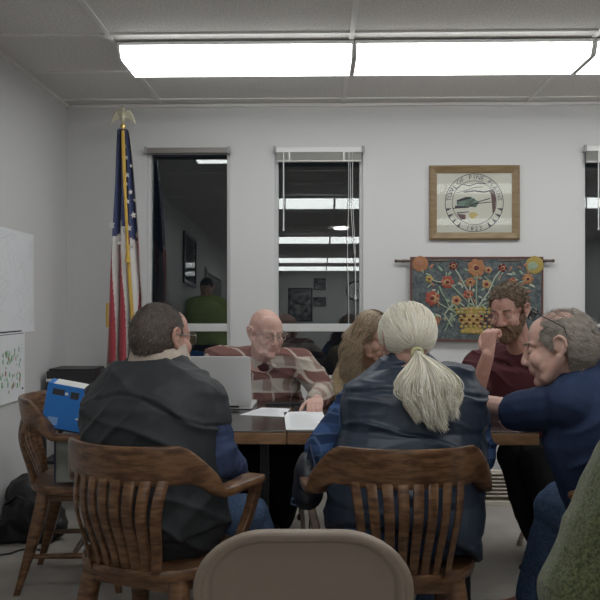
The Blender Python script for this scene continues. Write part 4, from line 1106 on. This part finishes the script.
# cut the under-cap away from the face
keepf=[];keepm=[]
H=np.array(m.v)
Q=(H-np.array(h.c))@np.array(h.R)/h.s
nf=len(m.f); capfaces=40*24
for i,fc in enumerate(m.f):
    if i>=nf-capfaces:
        c3=Q[list(fc)].mean(0)
        if c3[1]>.052 or (c3[2]<.01 and c3[1]>.0) or c3[2]<-.055: continue
    keepf.append(fc); keepm.append(m.m[i])
m.f=keepf; m.m=keepm
me=bpy.data.meshes.new('hair'); me.from_pydata([tuple(v) for v in m.v],[],m.f)
for q in hw: me.materials.append(q)
me.polygons.foreach_set('material_index',m.m); me.polygons.foreach_set('use_smooth',[True]*len(me.polygons))
o=bpy.data.objects.new('hair',me); C.objects.link(o); o.parent=r
# ponytail (in world space, hanging down the back)
tw=h.p(*tie); m=M(); cc_w=tw
px_=lambda dx,dy,dz: tw+V((dx,dy,dz))
for k in range(3600):
    u=rs.uniform(-1,1); vv=rs.uniform(0,1); a=rs.uniform(0,2*PI); rr=math.sqrt(rs.rand())
    ex=rr*math.cos(a); ey=rr*math.sin(a); L=.235*rs.uniform(.70,1.0)*(1-.22*abs(ex)**1.5+.07*math.sin(ex*8+1))
    ph=rs.uniform(0,6); wa=rs.uniform(.002,.008)
    clump=math.sin(ex*13)*.009
    pts=[]
    for t in np.linspace(0,1,16):
        z=-L*t*(1-.05*t); wid=.012+.100*math.sin(min(1,t*1.15)*PI*.62)**1.3; wid*=(1 if t<.75 else 1-.35*(t-.75)/.25*abs(ex))
        wid2=.012+.034*math.sin(min(1,t*1.2)*PI*.6)
        x=ex*wid*.92+.048*t*t+.010*math.sin(t*5.5)+wa*math.sin(t*9+ph)*t+clump*t*t*2; y=-.010-.125*math.sin(min(1,t*2.0)*PI/2)-.02*t-ey*wid2*.8+.0*t+.004*math.sin(t*7+ex*5)
        if t<.12: x*=.8
        pts.append(px_(x,y,z+.006*(1-t)))
    n=len(pts); vs=[]; w_=.0014
    for i,p in enumerate(pts):
        t=(pts[min(i+1,n-1)]-pts[max(i-1,0)]).normalized(); s=t.cross(V((0,1,0))).normalized(); uu=s.cross(t); ww=w_*(1 if i<n-4 else (n-1-i)/4+.1)
        vs += [p-s*ww,p+s*ww,p-uu*ww*(-1)]
    fs=[]
    for i in range(n-1):
        a_=i*3
        for q in range(3): fs.append((a_+q,a_+(q+1)%3,a_+3+(q+1)%3,a_+3+q))
    m.add(vs,fs,int(rs.choice([0,1,2,3],p=[.35,.30,.2,.15])))
me=bpy.data.meshes.new('ponytail'); me.from_pydata([tuple(v) for v in m.v],[],m.f)
for q in hw: me.materials.append(q)
me.polygons.foreach_set('material_index',m.m); me.polygons.foreach_set('use_smooth',[True]*len(me.polygons))
o=bpy.data.objects.new('ponytail',me); C.objects.link(o); o.parent=r
m=M(); m.tube([tw+V((.017*math.cos(a),-.008,.017*math.sin(a)*.9)) for a in np.linspace(0,2*PI,17)[:-1]],.005,8,closed=True); m.obj('hair_tie',mat('pale_tie',(.55,.53,.30),.7),r)

# ---- 3 bald man in plaid ----
h=Head(P(266,333,3.96),-150,10,0,1.05)
J=joints(V((-.28,4.30,.56)),P(257,388,4.20),P(262,357,4.10),-166,P(300,362,4.12),P(217,359,4.18),P(325,392,3.98),P(203,402,4.02),P(317,399.5,3.72),P(235,404,3.86),P(286,464,3.70),P(252,462,3.70),V((-.22,4.12,.09)),V((-.42,4.15,.09)))
J['fd']=fwd(180)
r,b=body(J,h,'person','bald person with wire glasses in a red and cream plaid shirt behind the laptop',sk_pink,{'l':(J['wrl'],V((-.10,-1,-.12)),(0,0,-1),.62),'r':(J['wrr'],V((.2,-1,0)),(0,0,-1),.3)},1.12,1.05,headfat=1.06,voxel=.004)
m_rplaid=plaid('red_plaid',(.44,.39,.34),(.13,.04,.038),(.20,.10,.085),(.52,.46,.40),7.5,8.2)
def f(m):
    torso(m,J,.024,-.1,.93,1.16,1.06)
    for s in 'lr': arm(m,J,s,.022,1.86)
garment('shirt',m_rplaid,r,f,.0055,5,addf(folds(.004,(10,10,13),12),creases((.5,.3,1),11,.011,8)))
m=M(); q=J['neck']
for s in(-1,1):
    d=h.R@V((0,1,0)); f0=fwd(-166); rt=V((math.cos(math.radians(-166)),math.sin(math.radians(-166)),0))
    m.ring_loft([[q+f0*.055+V((0,0,.015))+rt*s*.012,q+f0*.080+rt*s*.010-V((0,0,.03)),q+f0*.088+rt*s*.058-V((0,0,.05)),q+f0*.045+rt*s*.072+V((0,0,.008))],[q+f0*.050+V((0,0,.015))+rt*s*.012,q+f0*.074+rt*s*.010-V((0,0,.03)),q+f0*.080+rt*s*.056-V((0,0,.05)),q+f0*.040+rt*s*.070+V((0,0,.008))]])
m.obj('collar',m_rplaid,r,bevel=.002)
m=M(); m.ell(q+fwd(-166)*.040-V((0,0,.040)),(.045,.030,.035)); m.obj('undershirt',mat('maroon_tee',(.07,.02,.022),.8),r)
finish_legs(r,J,m_blackp,off=.042,seed=9)
hg=[mat('stubble_grey',(.30,.22,.18),.7)]
glasses(h,r,m_metalg)

# ---- 4 woman with long blond hair ----
h=Head(P(373,336,3.98),-135,24,0,1.02)
J=joints(V((.36,4.32,.56)),P(382,395,4.20),P(376,366,4.10),-172,P(412,376,4.10),P(350,374,4.12),P(425,402,3.95),P(337,396,3.98),P(400,404,3.75),P(366,404,3.78),P(395,455,3.76),P(360,455,3.76),V((.42,4.12,.09)),V((.26,4.12,.09)))
J['fd']=fwd(180)
r,b=body(J,h,'person','person with long blonde hair in a tan coat, half hidden behind the white ponytail',sk_light,{'l':(J['wrl'],V((-.3,-1,-.05)),(0,0,-1),.3),'r':(J['wrr'],V((.5,-1,-.05)),(0,0,-1),.3)},.95,.9,voxel=.0045)
m_tanc=mat('tan_coat',(.30,.23,.145),.85,nscale=20,col2=(.24,.18,.11),spec=.1)
def f(m):
    torso(m,J,.03,-.1,.95,1.0,.95)
    for s in 'lr': arm(m,J,s,.026,1.88)
garment('coat',m_tanc,r,f,.006,5,addf(folds(.005,(9,9,13),22),creases((.7,.2,1),12,.012,9)))
finish_legs(r,J,m_blackp,seed=10)
hb=[mat('hair_blond_a',(.30,.22,.14),.5),mat('hair_blond_b',(.20,.14,.09),.5),mat('hair_blond_c',(.40,.31,.21),.5),mat('hair_blond_root',(.11,.08,.06),.5)]
m=M(); k=0
h.ell(m,(0,-.020,.032),(.078,.094,.084),mi=3,nu=32,nv=20)
while k<1700:
    d=V(rs.normal(size=3)).normalized()
    p=V((d.x*.086,-.016+d.y*.102,.034+d.z*.092))
    if p.y>.055 or p.z<.0: continue
    k+=1; side=1 if p.x>0 else -1; pts=[]; L=rs.uniform(.20,.30); tgt=V((side*(.088+.02*rs.rand()),min(.012,p.y*.7)+rs.uniform(-.02,.012),-.03)); q0=p
    for t in np.linspace(0,1,6): 
        q=p.lerp(tgt,t); e=V((q.x/.088,(q.y+.016)/.104,(q.z-.034)/.094)); 
        if e.length<1: e.normalize(); q=V((e.x*.088,-.016+e.y*.104,.034+e.z*.094))
        pts.append(h.p(*q))
    last=pts[-1]; ph=rs.uniform(0,6)
    for t in np.linspace(.1,1,9): pts.append(last+V((.012*math.sin(t*11+ph),-.01*math.sin(t*9+ph)-.02*t,-L*t*.75))+(h.R@V((side*.03*t,-.01*t,0))))
    n=len(pts); vs=[]
    for i,p_ in enumerate(pts):
        t=(pts[min(i+1,n-1)]-pts[max(i-1,0)]).normalized(); s=t.cross(V((.3,1,0))); s=s.normalized() if s.length>1e-5 else V((1,0,0)); uu=s.cross(t); ww=.0018*(1 if i<n-3 else .5)
        vs += [p_-s*ww,p_+s*ww,p_+uu*ww]
    fs=[]
    for i in range(n-1):
        for q in range(3): fs.append((i*3+q,i*3+(q+1)%3,i*3+3+(q+1)%3,i*3+3+q))
    m.add(vs,fs,int(rs.choice([0,1,2,3],p=[.4,.3,.2,.1])))
# open the face side of the inner cap
Q=(np.array(m.v)-np.array(h.c))@np.array(h.R)/h.s
kf=[];km=[]
for i,fc_ in enumerate(m.f):
    if i<32*20:
        c3=Q[list(fc_)].mean(0)
        if c3[1]>.048 or (c3[2]<.03 and c3[1]>.03): continue
    kf.append(fc_); km.append(m.m[i])
me=bpy.data.meshes.new('hair'); me.from_pydata([tuple(v) for v in m.v],[],kf)
for q in hb: me.materials.append(q)
me.polygons.foreach_set('material_index',km); me.polygons.foreach_set('use_smooth',[True]*len(me.polygons))
o=bpy.data.objects.new('hair',me); C.objects.link(o); o.parent=r

# ---- 5 bearded man in maroon ----
h=Head(P(509,311,3.62),143,18,2,1.02)
J=joints(V((1.20,3.98,.56)),P(525,388,3.84),P(520,352,3.74),158,P(558,366,3.66),P(479,366,3.88),P(572,405,3.50),P(471,409,3.60),P(530,412,3.35),P(488,355,3.44),P(535,458,3.58),P(513,455,3.66),V((1.16,3.70,.09)),V((1.08,3.86,.09)),140)
J['fd']=fwd(150)
r,b=body(J,h,'person','bearded person with curly brown hair in a maroon shirt resting chin on one fist',sk_ruddy,{'r':(J['wrr'],V((.10,.22,1)),V((.75,.55,0)),1.15),'l':(J['wrl'],V((-.8,-.5,-.1)),(0,0,-1),.3)},1.1,1.05,voxel=.004)
m_maroon=mat('maroon_shirt',(.095,.030,.036),.8,nscale=10,col2=(.07,.022,.027),spec=.15)
def f(m):
    torso(m,J,.030,-.1,.95,1.16,1.06)
    for s in 'lr': arm(m,J,s,.024,.62)
    m.cap(J['neck'].lerp(J['chest'],.05),J['neck']+V((0,0,.012)),.070,.062)
garment('shirt',m_maroon,r,f,.0055,5,addf(folds(.004,(9,9,13),31),creases((.9,.2,.8),11,.010,11)))
finish_legs(r,J,m_blackp,seed=11)
hbz=[mat('hair_curly_a',(.15,.10,.065),.6),mat('hair_curly_b',(.24,.17,.11),.6),mat('hair_curly_c',(.08,.052,.035),.6)]
def z5(p):
    if p.z<-.04: return 0
    if p.y>.062+(p.z-.09)*.15 and p.z<.088: return 0
    if p.z<.03 and p.y>.012: return 0
    return 1
def z5b(p): return z5(p)*(1.0 if p.z>.06 else .5)
hair_cap(h,'hair',hbz,z5,(.081,.101,.092),(0,-.012,.036),r,.003,6500,.026,.0016,lambda p:(math.sin(p.y*90),math.cos(p.x*80),math.sin(p.x*70+p.y*60)),5,curl=.8,lift=.55)
def zb(p):
    if p.y<.015 or p.z>-.02-.0*abs(p.x): return 0
    if abs(p.x)<.020 and p.z>-.062 and p.z<-.050 : return 0
    if p.z>-.040 and abs(p.x)<.045 and p.y>.04: return 0
    return 1
m=M(); h.ell(m,(0,.052,-.082),(.046,.040,.036)); h.cap(m,(-.022,.098,-.043),(.022,.098,-.043),.006,.006)
for q in(-1,1): h.cap(m,(q*.063,.012,-.03),(q*.045,.05,-.075),.020,.024); h.cap(m,(q*.022,.098,-.043),(q*.034,.085,-.065),.008,.012)
m.ell(h.p(0,.072,-.105),(.034,.026,.03))
hbd=[mat('beard_a',(.17,.10,.06),.7,nscale=60,namt=.5)]
bd=m.blob('beard',hbd,r,.004,3,disp=lambda co,no:.004*(vn(co*160)-.3))
mm=M(); blades(mm,h,3000,zb,.020,.0012,lambda p:(0,.3,-1),(.064,.066,.072),(0,.034,-.062),seed=3,nmi=3,lift=.4)
blades(mm,h,500,lambda p:1 if abs(p.x)<.028 and p.y>.09 and -.052<p.z<-.036 else 0,.012,.0012,lambda p:(p.x*20,0,-1),(.05,.104,.03),(0,0,-.045),seed=4,nmi=3)
mm.obj('beard_hair',[mat('beard_b',(.25,.15,.09),.7),mat('beard_c',(.16,.09,.055),.7),mat('beard_d',(.33,.21,.13),.7)],bd,smooth=False)
m=M()
for q in(-1,1): h.cap(m,(q*.016,.0965,.030),(q*.046,.080,.030),.0038,.003)
m.blob('eyebrows',hbd[0],r,.002,1)

# ---- 6 man in navy with glasses pushed up ----
h=Head(P(560,348,2.42),68,9,3,1.05)
J=joints(V((1.03,2.47,.565)),P(612,440,2.46),P(592,359,2.46),62,P(572,405,2.34),P(618,396,2.66),P(516,412,2.56),P(560,412,2.98),P(470,400,3.02),P(495,412,3.26),P(556,508,2.74),P(560,500,3.06),V((.84,2.78,.09)),V((.82,3.08,.09)),62)
J['fd']=fwd(62)
r,b=body(J,h,'person','grey haired person in a navy short sleeved shirt with glasses pushed up on the head',sk_pink,{'l':(J['wrl'],V((-.7,.7,-.25)),(0,0,-1),.3),'r':(J['wrr'],V((-1,.3,-.1)),(0,0,-1),.3)},1.2,1.08,nose=1.0,voxel=.004,headfat=1.08)
m_navys=mat('navy_shirt',(.028,.044,.098),.8,nscale=8,col2=(.021,.034,.078),spec=.15)
def f(m):
    torso(m,J,.030,-.04,.93,1.22,1.06)
    arm(m,J,'l',.020,.97); arm(m,J,'r',.020,.85); m.cap(J['neck'].lerp(J['chest'],.1),J['neck']+V((.012,0,.030)),.082,.066); m.cap(J['neck'].lerp(J['chest'],.12),J['shlp'],.085,.068)
garment('shirt',m_navys,r,f,.0055,6,addf(folds(.005,(8,8,11),41),creases((-.5,.4,1),9,.013,13)))
finish_legs(r,J,m_denim,seed=12)
hgr=[mat('hair_grey_a',(.22,.19,.16),.6),mat('hair_grey_b',(.36,.33,.29),.6),mat('hair_grey_c',(.12,.10,.085),.6)]
def z6(p):
    if p.z<-.070: return 0
    if p.y>.045: return .0 if abs(p.x)<.05 or p.z<.03 else .5
    if p.z<.0 and p.y>-.020: return 0
    if p.z<.012 and p.y>.03: return 0
    if p.z>.085: return .28 if p.y>-.05 else .5
    return 1
hair_cap(h,'hair',hgr,z6,(.080,.102,.108),(0,-.016,.011),r,.0012,7500,.026,.0011,lambda p:(0,-1,-.5),6,lift=.18)
glasses(h,r,m_blackg,lift=(0,-.012,.052),tilt=38)
m=M()
for q in(-1,1): h.cap(m,(q*.014,.098,.024),(q*.046,.080,.024),.004,.003)
m.blob('eyebrows',hgr[0],r,.002,1)

# ---- 7 person in green sweater, right foreground ----
h=Head(P(742,345,1.62),28,8,0,1.05)
J=joints(V((.905,1.46,.565)),P(738,455,1.56),P(742,385,1.58),20,P(644,472,1.50),P(835,470,1.62),P(580,596,1.47),P(880,610,1.60),P(665,640,1.72),P(800,650,1.8),V((.72,1.92,.53)),V((1.00,1.90,.53)),V((.70,1.98,.09)),V((1.0,1.98,.09)))
J['fd']=fwd(15)
r,b=body(J,h,'person','person in a moss green knit sweater cut off by the right edge in the foreground',sk_light,{'l':(J['wrl'],V((.8,.5,-.2)),(0,0,-1),.35),'r':(J['wrr'],V((-.6,.6,-.1)),(0,0,-1),.35)},1.1,1.05,voxel=.0045)
m_moss=mat('moss_knit',(.135,.150,.070),.95,nscale=170,col2=(.045,.056,.026),bump=.55,bscale=420,sheen=.4,spec=.05)
def f(m):
    torso(m,J,.036,-.1,.95,1.15,1.06)
    for s in 'lr': arm(m,J,s,.034,1.9)
garment('sweater',m_moss,r,f,.006,7,lambda co,no:folds(.012,(5,5,7),51,.35)(co,no))
finish_legs(r,J,m_blackp,seed=13)
hair_cap(h,'hair',hm,z1,(.081,.101,.087),(0,-.016,.033),r,.001,4000,.02,.001,lambda p:(0,-.5,-1),2,lift=.15)

# ---- 8 standing person mirrored in the window ----
X,Y=-1.42,.66
h=Head((X,Y,1.70),5,4,0,1.05)
J=joints((X,Y,1.0),(X,Y,1.32),(X,Y,1.56),0,(X-.17,Y,1.49),(X+.17,Y,1.49),(X-.20,Y-.02,1.2),(X+.22,Y-.02,1.2),(X-.19,Y+.12,.96),(X+.22,Y+.12,.90),(X-.10,Y+.02,.5),(X+.10,Y+.02,.5),(X-.11,Y,.09),(X+.11,Y,.09))
J['fd']=fwd(0)
r,b=body(J,h,'person','standing person in a green jacket and dark cap, mirrored in the window by the flag',sk_light,{'l':(J['wrl'],V((0,.2,-1)),(1,0,0),.3),'r':(J['wrr'],V((0,.2,-1)),(-1,0,0),.3)},voxel=.006)
def f(m):
    torso(m,J,.04,-.1,.95,1.1,1.08)
    for s in 'lr': arm(m,J,s,.035,1.88)
garment('jacket',mat('lime_jacket',(.34,.42,.13),.8),r,f,.008,6,folds(.01,(8,8,10),61))
finish_legs(r,J,m_blackp,vox=.009,seed=14)
m=M(); h.ell(m,(0,-.012,.050),(.084,.104,.078)); m.ring_loft([[h.p(x,y,z) for x,y in((-.06,.07),(.06,.07),(.05,.145),(0,.16),(-.05,.145))] for z in(.045,.055)]); m.blob('cap',m_black,r,.005,3)
# chairs hidden behind the far side of the table
dup(fold0,(-.30,4.42,0),math.radians(186),'tan metal folding chair under the bald person in plaid, mostly hidden by the table')
dup(fold0,(.36,4.44,0),math.radians(178),'tan metal folding chair under the blonde person in the tan coat, hidden behind the table')
dup(fold0,(1.33,4.03,0),math.radians(122),'tan metal folding chair under the bearded person in maroon')
# handbag hanging from the arm of the ponytail chair
m=M(); c=P(307,478,2.60)
r=thing('handbag','dark handbag with blue straps hanging from the left arm of the ponytail chair','bag')
m.ell(c,(.045,.11,.085)); m.ell(c+V((0,.0,-.04)),(.05,.12,.05)); m.blob('bag_body',mat('navy_nylon',(.012,.014,.022),.5),r,.006,4,disp=folds(.008,(12,12,12),71))
m=M(); a=P(318,470,2.52)
m.tube([c+V((0,-.06,.06)),c+V((.01,-.05,.12)),V((a.x-.005,a.y,.715)),V((a.x+.02,a.y+.03,.715)),c+V((.02,.05,.10)),c+V((.005,.07,.05))],.006,8); m.obj('strap',mat('strap_blue',(.02,.035,.08),.6),r)
m=M(); m.tube([P(299,495,2.55),P(292,499,2.54),P(291,504,2.54),P(297,506,2.54),P(303,503,2.55)],.004,6); m.obj('loose_strap',mat('strap_blue'),r)
# ------------------------------------------------------------------ camera, world, view
cam=bpy.data.cameras.new('camera'); co=bpy.data.objects.new('camera',cam); C.objects.link(co)
co.location=(0,0,CH); co.rotation_euler=(PI/2,0,YAW); cam.sensor_width=36; cam.lens=36*F/600; cam.shift_y=(HY-300)/600
cam.clip_start=.05
bpy.context.scene.camera=co
w=bpy.data.worlds.new('night'); bpy.context.scene.world=w; w.use_nodes=True
w.node_tree.nodes['Background'].inputs[0].default_value=(.02,.025,.035,1); w.node_tree.nodes['Background'].inputs[1].default_value=.15
vs=bpy.context.scene.view_settings; vs.view_transform='Standard'; vs.look='None'; vs.gamma=1; vs.use_curve_mapping=False; vs.exposure=.33
